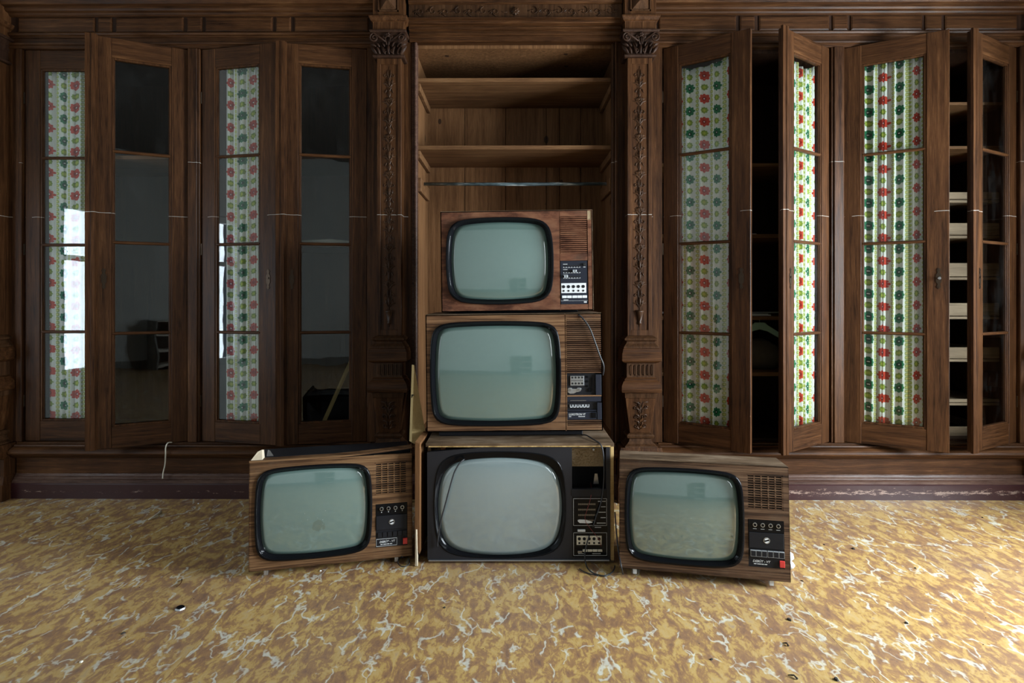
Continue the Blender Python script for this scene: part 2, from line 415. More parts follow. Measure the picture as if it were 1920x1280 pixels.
# ================================================================== SETTING
XL, XR, YN, YF, ZC = -2.95, 3.05, -3.2, 3.74, 3.15
B(XL-.3, XR+.3, YN-.2, YF+.2, -.12, -.0035).build('floor', 'dirt', kind='structure')
fl = bpy.data.objects['floor']
for (a, b) in ((XL, -.9495), (-.9485, .989), (.990, XR)):
    cx = (a+b)/2
    MB().box(a-cx, b-cx, YN, YF-.55, -.0035, 0).build('linoleum_sheet', 'lino', fl, loc=(cx, 0, 0), rel=(0, 0, 0))
B(XL-.3, XR+.3, YN-.2, YF+.2, ZC, ZC+.1).build('ceiling', 'ceil', kind='structure')
B(XL-.3, XR+.3, YF, YF+.12, -.1, ZC).build('wall_far', 'whitewall', kind='structure')
B(XL-.3, XR+.3, YN-.15, YN, -.1, ZC).build('wall_near', 'whitewall', kind='structure')
def side_wall(name, x0, x1, holes):
    m = MB(); y = YN-.15
    for (a, b, z0, z1) in sorted(holes):
        m.box(x0, x1, y, a, -.1, ZC); m.box(x0, x1, a, b, -.1, z0); m.box(x0, x1, a, b, z1, ZC); y = b
    m.box(x0, x1, y, YF+.12, -.1, ZC)
    m.build(name, 'whitewall', kind='structure')
side_wall('wall_right', XR, XR+.15, [(.60, 2.20, .5, 2.0), (-2.65, -1.15, .7, 2.6)])
side_wall('wall_left', XL-.15, XL, [(1.70, 2.46, .50, 1.70), (-2.25, -.95, .75, 2.55)])
def window(n, x, a, b, z0, z1, nm=2):
    s = .02; m = MB()
    m.box(x-.03, x+.03, a, a+.045, z0, z1).box(x-.03, x+.03, b-.045, b, z0, z1)
    m.box(x-.03, x+.03, a+.045, b-.045, z0, z0+.045).box(x-.03, x+.03, a+.045, b-.045, z1-.045, z1)
    for k in range(1, nm):
        yy = a+(b-a)*k/nm; m.box(x-.02, x+.02, yy-.02, yy+.02, z0+.045, z1-.045)
    zz = z0+(z1-z0)*.68; m.box(x-.018, x+.018, a+.045, b-.045, zz-.018, zz+.018)
    w = m.build('window_%d' % n, 'whitewall', kind='structure')
    B(x-.003, x+.003, a+.045, b-.045, z0+.045, z1-.045).build('glass_pane', 'glass', w)
    return w
window(1, XR+.07, .60, 2.20, .5, 2.0); window(2, XL-.07, 1.70, 2.46, .50, 1.70, 1); window(3, XR+.07, -2.65, -1.15, .7, 2.6); window(4, XL-.07, -2.25, -.95, .75, 2.55)
B(XL, XR, YN, YN+.02, 0, .12).build('baseboard_near', 'greyc', kind='structure')
# small cabinet standing against the near wall (seen only as a reflection in the screens)
t = thing('small_bookcase', 'small grey open bookcase against the far white wall, seen reflected in the screens', 'bookcase', (.62, -2.98, 0))
MB().box(.46, .48, -3.15, -2.82, 0, .70).box(.76, .78, -3.15, -2.82, 0, .70).box(.48, .76, -3.15, -3.13, 0, .70).build('carcass', 'greyc', t)
for z in (.04, .26, .47, .68): B(.48, .76, -3.13, -2.82, z, z+.02).build('shelf', 'paper', t)

# baseboards under the cabinets (burgundy painted)
BB = [(3.092, 0), (3.092, .074), (3.098, .080), (3.16, .080), (3.16, 0)]
for nm, a, b in (('baseboard_left', -2.60, -.735), ('baseboard_centre', -.515, .55), ('baseboard_right', .77, 2.68)):
    MB().mould(a, b, BB).build(nm, 'baseb', kind='structure')

# ================================================================== PLINTHS
LEDGE = [(3.66, .285), (3.128, .285), (3.128, .278), (3.112, .276), (3.108, .268), (3.092, .264), (3.080, .258), (3.072, .250), (3.070, .240), (3.074, .232), (3.086, .228), (3.090, .220), (3.104, .216), (3.110, .208), (3.66, .208)]
LOWM = [(3.16, .122), (3.124, .122), (3.120, .116), (3.118, .110), (3.112, .106), (3.110, .099), (3.104, .096), (3.098, .090), (3.096, .080), (3.16, .080)]
for side, a, b in (('left', -2.60, -.735), ('central', -.515, .55), ('right', .77, 2.68)):
    t = thing('cabinet_plinth', {'left': 'long dark moulded oak plinth under the left pair of glazed cupboards', 'central': 'oak plinth under the open central cupboard, behind the televisions',
              'right': 'long oak plinth with bright mouldings under the right pair of glazed cupboards'}[side], 'plinth', ((a+b)/2, 3.14, .08))
    MB().mould(a, b, LEDGE).build('ledge', 'oak_h', t, bevel=.0012)
    B(a, b, 3.128, 3.16, .122, .208).build('riser_panel', 'oak_h', t)
    MB().mould(a, b, LOWM).build('lower_moulding', 'oak_s', t)

# ================================================================== ENTABLATURES
def panel(x0, x1, z0, z1, y, mat, parent, d=.007):
    m = MB(); e = .007
    m.loft([[(x0, y+.004, z0), (x1, y+.004, z0), (x1, y+.004, z1), (x0, y+.004, z1)],
            [(x0, y-d*.5, z0), (x1, y-d*.5, z0), (x1, y-d*.5, z1), (x0, y-d*.5, z1)],
            [(x0+e, y-d, z0+e), (x1-e, y-d, z0+e), (x1-e, y-d, z1-e), (x0+e, y-d, z1-e)]])
    return m.build('frieze_panel', mat, parent)
FR = {'left': [(-2.593, -2.19), (-2.173, -2.10), (-2.077, -1.722), (-1.702, -1.624), (-1.606, -1.253), (-1.234, -1.156), (-1.136, -.747)],
      'right': [(.774, 1.177), (1.198, 1.275), (1.298, 1.663), (1.682, 1.76), (1.777, 2.147), (2.164, 2.248), (2.267, 2.64)]}
for side, a, b in (('left', -2.66, -.70), ('right', .735, 2.72)):
    t = thing('entablature', 'dark oak entablature with recessed frieze panels above the %s glazed cupboards' % side, 'entablature', ((a+b)/2, 3.13, 2.36))
    MB().mould(a, b, [(3.17, 2.357), (3.138, 2.357), (3.132, 2.362), (3.132, 2.370), (3.124, 2.374), (3.122, 2.382), (3.17, 2.382)]).build('door_head_bead', 'oak_h', t)
    B(a, b, 3.138, 3.17, 2.382, 2.412).build('fascia', 'oak_h', t)
    MB().mould(a, b, [(3.17, 2.412), (3.132, 2.412), (3.126, 2.417), (3.116, 2.420), (3.112, 2.428), (3.116, 2.434), (3.130, 2.437), (3.17, 2.437)]).build('architrave_moulding', 'oak_h', t)
    B(a, b, 3.136, 3.17, 2.437, 2.522).build('frieze_ground', 'oak_d', t)
    for x0, x1 in FR[side]: panel(x0, x1, 2.442, 2.517, 3.134, 'oak_h', t)
    MB().mould(a, b, [(3.17, 2.522), (3.128, 2.522), (3.120, 2.527), (3.116, 2.535), (3.098, 2.538), (3.092, 2.546), (3.092, 2.556), (3.070, 2.560), (3.058, 2.572), (3.04, 2.590), (3.03, 2.62), (3.0, 2.63), (3.0, 2.70), (2.97, 2.73), (3.17, 2.74)]).build('cornice', 'oak_h', t)
    B(a, b, 3.15, 3.70, 2.74, 2.78).build('cabinet_top', 'oak_d', t)

def scroll_carving(m, x0, x1, zc, y, h):
    n = int((x1-x0)/.062)
    for i in range(n):
        x = x0+(x1-x0)*(i+.5)/n; d = 1 if x < (x0+x1)/2 else -1; s = 1 if i % 2 else -1
        if abs(x-(x0+x1)/2) < .04: continue
        m.spiral(x, zc+s*.003, y-.003, h*.36, 1.15, .0022, PI/2*s, d*s, 12)
        for k in range(4): m.leaf(x-d*.02, zc-s*h*.12, y, (PI/2 if s > 0 else -PI/2)+d*(k-1.2)*.55, h*.42, .0035, .005, .7*d*s)
        m.leaf(x+d*.03, zc, y, s*.6, h*.5, .004, .005, -s*.8)
t = thing('entablature', 'oak entablature with carved scroll frieze and central rosette above the open cupboard', 'entablature', (.02, 3.12, 2.385))
MB().mould(-.53, .575, [(3.17, 2.384), (3.125, 2.384), (3.120, 2.388), (3.120, 2.396), (3.17, 2.396)]).build('door_head_bead', 'oak_h', t)
B(-.53, .575, 3.120, 3.17, 2.396, 2.412).build('fascia', 'oak_h', t)
MB().mould(-.53, .575, [(3.17, 2.412), (3.112, 2.412), (3.108, 2.416), (3.108, 2.424), (3.114, 2.427), (3.114, 2.434), (3.100, 2.438), (3.100, 2.449), (3.106, 2.452), (3.106, 2.456), (3.086, 2.462), (3.082, 2.468), (3.082, 2.476), (3.070, 2.480), (3.070, 2.486), (3.088, 2.490), (3.17, 2.490)]).build('architrave_moulding', 'oak_h', t)
B(-.53, .575, 3.098, 3.17, 2.490, 2.565).build('frieze_ground', 'oak_c', t)
m = MB(); scroll_carving(m, -.50, .545, 2.528, 3.097, .058); o = m.build('carved_scrollwork', 'oak_c', t, smooth=True); o['kind'] = 'stuff'
m = MB()
for k in range(8): m.leaf(.0225, 2.528, 3.094, k*PI/4, .023, .008, .010)
m.cyl(.0225, 2.528, 3.082, 3.097, .008, 10, .004); m.build('carved_rosette', 'oak_c', t, smooth=True)
MB().mould(-.53, .575, [(3.17, 2.565), (3.09, 2.565), (3.084, 2.570), (3.08, 2.578), (3.06, 2.585), (3.05, 2.60), (3.02, 2.63), (3.0, 2.70), (2.97, 2.73), (3.17, 2.74)]).build('cornice', 'oak_h', t)
B(-.53, .575, 3.15, 3.70, 2.74, 2.78).build('cabinet_top', 'oak_d', t)
B(XL, XR, 3.12, 3.24, 2.78, ZC).build('wall_cabinet_top', 'whitewall', kind='structure')

# ================================================================== PILASTERS
def carve_shaft(m, xc, z0, z1, y, hw):
    z = z0; i = 0
    m.tube([(xc, y, z0), (xc, y-.002, (z0+z1)/2), (xc, y, z1)], .0022, 5)
    # urn at the foot
    m.blocks(xc, [(z0+.012, .006, y-.004), (z0+.02, .010, y-.007), (z0+.026, .006, y-.006), (z0+.075, .017, y-.010), (z0+.08, .020, y-.010), (z0+.086, .018, y-.008)], y+.001)
    z = z0+.10
    while z < z1-.05:
        k = i % 4
        for s in (-1, 1):
            if k in (0, 2):
                for q, (a, L) in enumerate(((1.15, .05), (.75, .04), (.35, .03))):
                    m.leaf(xc, z+q*.008, y, PI/2-s*a*.8, L, .0048, .0065, -s*.9 if q else s*.9)
            elif k == 1:
                m.spiral(xc+s*.018, z+.014, y-.002, .012, 1.1, .0024, PI if s > 0 else 0, -s, 12, (xc, z-.014))
                m.leaf(xc+s*.006, z+.012, y, PI/2-s*.3, .036, .004, .006, s*.5)
            else:
                m.leaf(xc, z, y, PI/2-s*.5, .055, .0055, .0075, s*1.2); m.leaf(xc, z-.008, y, -PI/2+s*.9, .03, .004, .006, s*.9)
                m.leaf(xc+s*.021, z+.02, y, PI/2+s*.4, .025, .0035, .005)
        if k == 0: m.leaf(xc, z+.006, y, PI/2, .055, .008, .012)
        if k == 2:
            for q in range(5): m.leaf(xc, z+.03, y-.001, PI/2+(q-2)*.5, .018, .0045, .007)
        z += .047; i += 1
def pilaster(cx, bx0, bx1, label, plinth=True):
    t = thing('pilaster', label, 'pilaster', (cx, 3.10, 0))
    YB = 3.155
    B(bx0, bx1, 3.14, 3.17, .285, 2.42).build('backing_board', 'oak_v', t, bevel=.002)
    # shaft with sunk panel borders
    YS = 3.062; hw = .0625; z0, z1 = .850, 2.272
    m = MB().box(cx-hw, cx+hw, YS+.006, YB, z0, z1)
    m.box(cx-hw, cx-hw+.019, YS, YS+.006, z0, z1).box(cx+hw-.019, cx+hw, YS, YS+.006, z0, z1).box(cx-hw+.019, cx+hw-.019, YS, YS+.006, z0, z0+.03).box(cx-hw+.019, cx+hw-.019, YS, YS+.006, z1-.03, z1)
    m.build('shaft', 'oak_v', t, bevel=.0015)
    m = MB(); carve_shaft(m, cx, z0+.045, z1-.04, YS+.006, .04); m.build('shaft_carving', 'oak_c', t, smooth=True)
    # capital: bell, leaves, volutes, abacus
    m = MB(); m.blocks(cx, [(2.272, .078, YS-.012), (2.276, .082, YS-.016), (2.284, .082, YS-.016), (2.288, .070, YS-.006)], YB); m.build('astragal', 'oak_d', t, bevel=.002)
    m = MB(); m.blocks(cx, [(2.288, .062, YS-.002), (2.33, .062, YS-.004), (2.365, .070, YS-.012), (2.385, .084, YS-.026), (2.391, .084, YS-.026)], YB)
    m.build('capital_bell', 'oak_d', t)
    m = MB()
    for s in (-1, 1):
        m.spiral(cx+s*.070, 2.366, YS-.030, .024, 1.6, .0052, PI/2, -s, 20, (cx+s*.012, 2.345))
        m.spiral(cx+s*.018, 2.372, YS-.030, .012, 1.2, .0035, PI/2, s, 12, (cx+s*.006, 2.33))
        m.spiral(cx+s*.022, 2.305, YS-.018, .012, 1.2, .0038, -PI/2, -s, 14, (cx+s*.04, 2.345))
        for q, x in enumerate((.020, .045, .062)):
            m.leaf(cx+s*x, 2.290, YS-.006-.002*q, PI/2-s*.18*(q), .052, .010, .020, -s*.5)
            m.leaf(cx+s*x, 2.322, YS-.012-.002*q, PI/2-s*.28*(q), .036, .007, .018, -s*.9)
    for q in range(6): m.leaf(cx, 2.378, YS-.034, q*PI/3, .015, .005, .010)
    m.leaf(cx, 2.290, YS-.008, PI/2, .055, .012, .022); m.leaf(cx, 2.33, YS-.014, PI/2, .045, .007, .018)
    m.build('capital_carving', 'oak_d', t, smooth=True, label='darkened carved scrolls and leaves of the capital')
    m = MB(); m.blocks(cx, [(2.391, .090, YS-.034), (2.398, .094, YS-.038), (2.405, .094, YS-.038), (2.409, .082, YS-.020)], YB); m.build('abacus', 'oak_d', t, bevel=.002)
    # entablature block and diamond boss
    m = MB(); m.blocks(cx, [(2.409, .080, YS-.018), (2.450, .080, YS-.018), (2.456, .090, YS-.028), (2.470, .098, YS-.036), (2.478, .098, YS-.036), (2.482, .080, YS-.016), (2.64, .080, YS-.016), (2.66, .10, YS-.05), (2.74, .12, YS-.08)], YB)
    m.build('entablature_block', 'oak_v', t, bevel=.0015)
    m = MB(); a = .042; zc = 2.555; yy = YS-.018
    m.loft([[(cx-a, yy, zc-a), (cx+a, yy, zc-a), (cx+a, yy, zc+a), (cx-a, yy, zc+a)], [(cx-.001, yy-.030, zc-.001), (cx+.001, yy-.030, zc-.001), (cx+.001, yy-.030, zc+.001), (cx-.001, yy-.030, zc+.001)]])
    m.build('diamond_boss', 'oak_c', t)
    m = MB(); a2 = .052
    m.box(cx-a2, cx+a2, yy-.006, yy+.003, zc-a2, zc-a2+.006).box(cx-a2, cx+a2, yy-.006, yy+.003, zc+a2-.006, zc+a2).box(cx-a2, cx-a2+.006, yy-.006, yy+.003, zc-a2, zc+a2).box(cx+a2-.006, cx+a2, yy-.006, yy+.003, zc-a2, zc+a2)
    m.build('boss_frame', 'oak_c', t)
    # pedestal, top to bottom
    YQ = 3.05
    m = MB(); m.blocks(cx, [(.790, .090, YQ-.030), (.797, .088, YQ-.028), (.812, .075, YQ-.012), (.822, .070, YQ-.008), (.829, .082, YQ-.020), (.838, .084, YQ-.022), (.842, .078, YQ-.016), (.850, .066, YQ-.002)], YB); m.build('base_moulding', 'oak_c', t, bevel=.001)
    m = MB(); m.blocks(cx, [(.712, .076, YQ-.012), (.718, .090, YQ-.028), (.726, .100, YQ-.038), (.765, .100, YQ-.038), (.768, .097, YQ-.035), (.778, .096, YQ-.034), (.786, .093, YQ-.032), (.790, .090, YQ-.030)], YB); m.build('upper_block', 'oak_h', t, bevel=.0015)
    m = MB(); m.blocks(cx, [(.640, .070, YQ-.008), (.712, .070, YQ-.008)], YB)
    m.build('fluted_neck', 'oak_c', t)
    m = MB()
    for k in range(6):
        x = cx-.053+k*.0212
        m.blocks(x, [(.655, .0022, YQ-.0115), (.700, .0022, YQ-.0115)], YQ-.0075); m.blocks(x+.0075, [(.650, .0035, YQ-.013), (.705, .0035, YQ-.013)], YQ-.0075)
    m.build('fluting', 'oak_c', t, bevel=.001)
    m = MB(); m.blocks(cx, [(.562, .084, YQ-.020), (.566, .098, YQ-.036), (.575, .102, YQ-.040), (.600, .100, YQ-.038), (.618, .092, YQ-.030), (.626, .082, YQ-.018), (.632, .082, YQ-.018), (.640, .072, YQ-.010)], YB); m.build('torus', 'oak_h', t, angle=40)
    m = MB(); m.blocks(cx, [(.535, .080, YQ-.014), (.562, .083, YQ-.018)], YB); m.build('cap_strip', 'oak_c', t, bevel=.001)
    ft, fb = .078, .051
    m = MB(); m.blocks(cx, [(.352, fb, YQ+.010), (.535, ft, YQ-.010)], YB); m.build('tapered_pedestal', 'oak_v', t, bevel=.0015)
    m = MB()
    for q in range(9):
        z = .375+q*.016; hwz = (fb+(ft-fb)*(z-.352)/.183)*.62; y = YQ+.010-.020*(z-.352)/.183
        for s in (-1, 1):
            m.leaf(cx+s*.004, z, y-.0005, PI/2-s*.7, hwz*.85, .0042, .0075, s*(.9 if q % 2 else -.9))
            if q % 3 == 1: m.spiral(cx+s*hwz*.62, z, y-.002, .010, 1.1, .0022, 0, s, 10)
    m.tube([(cx, YQ+.010, .37), (cx, YQ-.008, .515)], .0035, 5); m.build('pedestal_carving', 'oak_c', t, smooth=True)
    m = MB(); m.blocks(cx, [(.285, .084, YQ-.024), (.292, .082, YQ-.022), (.300, .068, YQ-.006), (.312, .058, YQ+.002), (.326, .055, YQ+.004), (.330, .066, YQ-.006), (.342, .070, YQ-.010), (.348, .066, YQ-.006), (.352, .056, YQ+.004)], YB); m.build('foot_moulding', 'oak_c', t, bevel=.001)
    # plinth block down to the floor
    m = MB(); m.blocks(cx, [(0, .115, 3.035), (.080, .115, 3.035), (.084, .112, 3.045), (.12, .108, 3.055), (.125, .105, 3.06), (.21, .105, 3.06), (.222, .110, 3.03), (.25, .114, 3.012), (.262, .108, 3.02), (.285, .104, 3.026)], YB+.005); m.build('plinth_block', 'oak_v', t, bevel=.001)
pilaster(-2.715, -2.80, -2.608, 'carved oak pilaster at the left edge, partly cut off by the frame')
pilaster(-.625, -.757, -.507, 'dark carved oak pilaster on the left side of the open central cupboard')
pilaster(.660, .555, .795, 'lighter carved oak pilaster on the right side of the open central cupboard')
pilaster(2.790, 2.688, 2.87, 'oak pilaster at the far right edge, barely in view')

# ================================================================== GLAZED CUPBOARDS
ZB, ZT = .287, 2.355
def escutcheon(parent, x, y, z, knob):
    m = MB(); pts = []
    prof = [(-.052, 0), (-.047, .006), (-.040, .009), (-.034, .005), (-.028, .0045), (-.018, .011), (-.006, .012), (0, .010), (.006, .012), (.018, .011), (.028, .0045), (.034, .005), (.040, .009), (.047, .006), (.052, 0)]
    L = [(x-w_, z+q) for q, w_ in reversed(prof)] + [(x+w_, z+q) for q, w_ in prof[1:-1]]
    m.poly(L, y-.0025, y)
    e = m.build('escutcheon', 'bronze', parent, rel=(0, 0, 0), label='dark metal keyhole plate')
    for q in (-.042, .042): MB().cyl(x, z+q, y-.0045, y-.0025, .0022, 8).build('plate_pin', 'bronze', parent, rel=(0, 0, 0))
    m = MB().cyl(x, z+.006, y-.006, y-.0025, .0055, 12)
    if knob: m = MB().cyl(x, z, y-.022, y-.0025, .004, 12).cyl(x, z, y-.030, y-.020, .0085, 14, .006)
    m.build('door_knob' if knob else 'keyhole_ring', 'metal' if knob else 'bronze', parent, rel=(0, 0, 0))
def make_door(cab, hx, w, side, ang, strip, knob=False, label=None):
    """side=+1: hinge on the left; -1: hinge on the right. Local x runs from hinge (0) to the free edge (side*w)."""
    ox, oy, oz = ABS[cab]
    T = .028; st = .092; sth = .078; tr = .098; brl = .105
    x = lambda q: side*q
    def bx(a, b, y0, y1, z0, z1, m=None):
        m = m or MB(); return m.box(min(x(a), x(b)), max(x(a), x(b)), y0, y1, z0, z1)
    m = MB(); bx(0, sth, 0, T, ZB, ZT, m); bx(w-st, w, 0, T, ZB, ZT, m)
    d = m.build('cabinet_door', 'oak_v', cab, rel=(0, 0, 0), loc=(hx-ox, 3.150-oy, -oz), rot=(0, 0, -side*math.radians(ang)), bevel=.002, label=label)
    R = (0, 0, 0)
    bx(sth, w-st, .0015, T-.001, ZT-tr, ZT).build('top_rail', 'oak_h', d, rel=R, bevel=.0015)
    bx(sth, w-st, .0015, T-.001, ZB, ZB+brl).build('bottom_rail', 'oak_h', d, rel=R, bevel=.0015)
    # glazing bead around the opening
    a, b, z0, z1 = sth, w-st, ZB+brl, ZT-tr; g = .010
    m = MB(); bx(a, a+g, .004, T-.004, z0, z1, m); bx(b-g, b, .004, T-.004, z0, z1, m); bx(a+g, b-g, .004, T-.004, z0, z0+g, m); bx(a+g, b-g, .004, T-.004, z1-g, z1, m)
    bx(a+g, a+g+.004, .009, T-.008, z0+g, z1-g, m); bx(b-g-.004, b-g, .009, T-.008, z0+g, z1-g, m)
    m.build('glazing_bead', 'oak_v', d, rel=R, bevel=.0015)
    n = 4; zz = [z0+g+(z1-z0-2*g)*k/n for k in range(n+1)]
    for k in range(1, n):
        zc = zz[k]
        MB().mould(min(x(a+g-.006), x(b-g+.006)), max(x(a+g-.006), x(b-g+.006)), [(.001, zc-.002), (.001, zc+.002), (.005, zc+.006), (.011, zc+.008), (.022, zc+.006), (.022, zc-.006), (.011, zc-.008), (.005, zc-.006)]).build('glazing_bar', 'oak_h', d, rel=R)
    for k in range(n):
        bx(a+g, b-g, .0135, .0165, zz[k]+.004, zz[k+1]-.004).build('glass_pane', 'glass', d, rel=R)
    if strip:
        m = MB(); q = w-.034
        xs = [q, q+.003, q+.006, q+.010, q+.026, q+.030, q+.034, w+.018]
        hs = [0, -.006, -.006, -.013, -.013, -.008, -.008, -.008]
        prof = [(x(xx), h) for xx, h in zip(xs, hs)] + [(x(w+.018), .004), (x(w), .004), (x(w), 0)]
        if side > 0: prof = prof[::-1]
        m.loft([[(px_, py_, ZB-.002) for px_, py_ in prof], [(px_, py_, ZT+.004) for px_, py_ in prof]])
        m.build('meeting_strip', 'oak_v', d, rel=R)
        escutcheon(d, x(w-.034-.026), 0, 1.14, knob)
    else: escutcheon(d, x(w-.043), 0, 1.14, knob)
    # hinges
    for z in (.5, 1.3, 2.1): MB().tube([(x(-.004), -.002, z-.03), (x(-.004), -.002, z+.03)], .0045, 8).build('hinge', 'bronze', d, rel=R)
    return d, (hx, w, side, ang, a, b, z0, z1)
def curtain(info, label, seed, u0, sag_top=.0, sag_side=0, bot=0, x_in=(.0, 1.0), phase=0, folds=5, narrow=1.0, gap=0, amp=.007):
    hx, w, side, ang, a, b, z0, z1 = info
    rnd = random.Random(seed); NX, NZ = 84, 26
    xa = a+(b-a)*x_in[0]-(.006 if x_in[0] == 0 else 0); xb = a+(b-a)*x_in[1]+(.006 if x_in[1] == 1 else 0)
    m = MB(); uv = []
    ph = [rnd.uniform(0, 6.28) for _ in range(4)]
    for j in range(NZ+1):
        tz = j/NZ
        for i in range(NX+1):
            s = i/NX
            top = z1+.012 - sag_top*(math.sin(PI*min(1, max(0, s)))**.8) - sag_side*(1-s); bt = z0-.008+bot*(math.sin(PI*s))
            z = bt+(top-bt)*tz
            drift = (1-tz)*.006*math.sin(3*s+ph[0])
            xx = xa+(xb-xa)*s+drift*math.sin(PI*s)
            arg = folds*2*PI*s+phase+.5*math.sin(2.2*(1-tz)+ph[1])+.6*math.sin(4*s+ph[2])
            y = .036+amp*math.sin(arg)+amp*.45*math.sin(2.3*arg+ph[3])
            # pull at the heading
            m.v.append((side*xx, y, z))
            uv.append((u0+s*(xb-xa)*1.08+.0045*math.sin(arg+1.2)+.005*math.sin(arg*.5+ph[3]), z+.006*math.sin(2*PI*s+ph[1])))
    for j in range(NZ):
        for i in range(NX):
            k = j*(NX+1)+i; q = (k, k+1, k+NX+2, k+NX+1); m.f.append(q if side > 0 else q[::-1])
    m.uv = uv
    o = m.build('curtain', 'curtain', None, loc=(hx, 3.150, 0), rot=(0, 0, -side*math.radians(ang)), smooth=True)
    sd = o.modifiers.new('cloth', 'SOLIDIFY'); sd.thickness = .0012; sd.offset = 1
    return tag(o, label, 'curtain')
def carcass(t, x0, x1, d1=None, mat='oak_d', zb=.285, zt=2.36):
    m = MB().box(x0-.02, x0, 3.178, 3.68, zb, zt).box(x1, x1+.02, 3.178, 3.68, zb, zt).box(x0-.02, x1+.02, 3.66, 3.68, zb, zt).box(x0, x1, 3.178, 3.66, zt-.02, zt)
    m.box(x0, x1, 3.18, 3.66, zb, zb+.012)
    return m.build('carcass', mat, t)
def shelf(t, x0, x1, z, mat='pine_x', th=.02, y0=3.205):
    return B(x0+.001, x1-.001, y0, 3.66, z-th, z).build('shelf', mat, t, bevel=.0015)
def stile(t, x0, x1):
    m = MB().box(x0, x1, 3.138, 3.178, .285, 2.357); m.build('face_stile', 'oak_v', t, bevel=.003)
LAB = 'glazed oak cupboard %s'
U1 = thing('glazed_cupboard', 'dark glazed oak cupboard at far left, left leaf shut with curtain, right leaf ajar', 'cupboard', (-2.14, 3.4, .285))
U2 = thing('glazed_cupboard', 'dark glazed oak cupboard just left of the dark pilaster, both leaves slightly ajar', 'cupboard', (-1.19, 3.4, .285))
U3 = thing('glazed_cupboard', 'glazed oak cupboard right of the open cupboard, both curtained leaves wide open, green hanger inside', 'cupboard', (1.24, 3.4, .285))
U4 = thing('glazed_cupboard', 'glazed oak cupboard at far right holding pale trays, left leaf curtained, right leaf clear', 'cupboard', (2.2, 3.4, .285))
carcass(U1, -2.573, -1.700); carcass(U2, -1.637, -.757); carcass(U3, .803, 1.675); carcass(U4, 1.752, 2.655)
m = MB().box(-2.607, -2.577, 3.130, 3.178, .285, 2.357); m.build('face_stile', 'oak_v', U1, bevel=.003)
MB().box(-1.703, -1.640, 3.138, 3.178, .285, 2.357).box(-1.700, -1.650, 3.130, 3.138, .285, 2.357).build('face_stile', 'oak_v', U1, bevel=.003)
MB().box(1.678, 1.748, 3.138, 3.178, .285, 2.357).box(1.690, 1.742, 3.130, 3.138, .285, 2.357).build('face_stile', 'oak_v', U3, bevel=.003)
MB().box(2.658, 2.686, 3.130, 3.178, .285, 2.357).build('face_stile', 'oak_v', U4, bevel=.003)
d1, i1 = make_door(U1, -2.572, .434, 1, 0, False)
d2, i2 = make_door(U1, -1.706, .434, -1, 26, True)
d3, i3 = make_door(U2, -1.634, .437, 1, 12, False)
d4, i4 = make_door(U2, -.760, .437, -1, 12, True)
dA, iA = make_door(U3, .803, .436, 1, 34, False)
dB, iB = make_door(U3, 1.675, .436, -1, 35.5, True)
dC, iC = make_door(U4, 1.752, .448, 1, 30.5, False, True)
dD, iD = make_door(U4, 2.654, .448, -1, 29, True)
curtain(i1, 'floral curtain behind the shut glass door at far left, half hidden by window glare', 1, .03, .012, 0, 0, (.09, 1), 0, 4)
curtain(i3, 'floral curtain in the slightly open door between two dark bare-glass doors, left half of picture', 2, .005, .0, 0, 0, (.15, 1), 1, 6)
curtain(iA, 'wide floral curtain in the open door beside the lighter pilaster, top sagging on the left', 3, .045, .03, .02, .0, (0, 1), 2, 4, 1, 0, .006)
curtain(iB, 'narrow floral curtain with scooped dark top in the door left of the pale stile', 4, .02, .05, 0, 0, (0, .90), 0, 5)
curtain(iC, 'floral curtain in the open door with the small metal knob, second door from right', 5, .070, .0, 0, 0, (.0, .955), 3, 6)
# contents
shelf(U1, -2.573, -1.70, 1.81, 'pine_x')
shelf(U2, -1.637, -.757, 1.81, 'oak_d'); shelf(U2, -1.637, -.757, 1.335, 'oak_d')
for z in (1.765, 1.385, .945, .645): shelf(U3, .803, 1.675, z, 'pine_x')
for z in (2.09, 1.855): shelf(U4, 1.752, 2.655, z, 'pine_x', .016)
def tray(z, h, y0=3.25):
    f = B(1.76, 2.647, y0, y0+.014, z, z+h).build('sliding_tray', 'tray', U4, bevel=.0015)
    MB().box(1.76, 1.774, y0+.014, 3.64, z, z+h-.006).box(2.633, 2.647, y0+.014, 3.64, z, z+h-.006).box(1.774, 2.633, 3.626, 3.64, z, z+h-.006).box(1.774, 2.633, y0+.014, 3.626, z, z+.008).build('tray_body', 'tray', f, rel=ABS[U4])
    B(1.755, 2.652, y0+.006, 3.65, z-.018, z-.004).build('shelf', 'tray', U4, bevel=.001)
for py0, py1 in ((360, 373), (418, 440), (493, 518), (568, 592), (651, 672), (748, 754), (800, 822)):
    zt = P(1790, py0, 3.25).z; zb = P(1790, py1, 3.25).z
    tray(zb, zt-zb)
# objects in the cupboards
def cord(name, pts, r, mat, label, cat='cord', group=None, sub=6):
    pts = [Vector(p) for p in pts]; out = []
    for i in range(len(pts)-1):
        p0 = pts[max(i-1, 0)]; p1 = pts[i]; p2 = pts[i+1]; p3 = pts[min(i+2, len(pts)-1)]
        for k in range(sub):
            t = k/sub
            out.append(.5*((2*p1)+(-p0+p2)*t+(2*p0-5*p1+4*p2-p3)*t*t+(-p0+3*p1-3*p2+p3)*t**3))
    out.append(pts[-1])
    m = MB().tube(out, r, 8); c = out[len(out)//2]
    o = m.build(name, mat, None, rel=tuple(c), loc=tuple(c), smooth=True)
    return tag(o, label, cat, group)
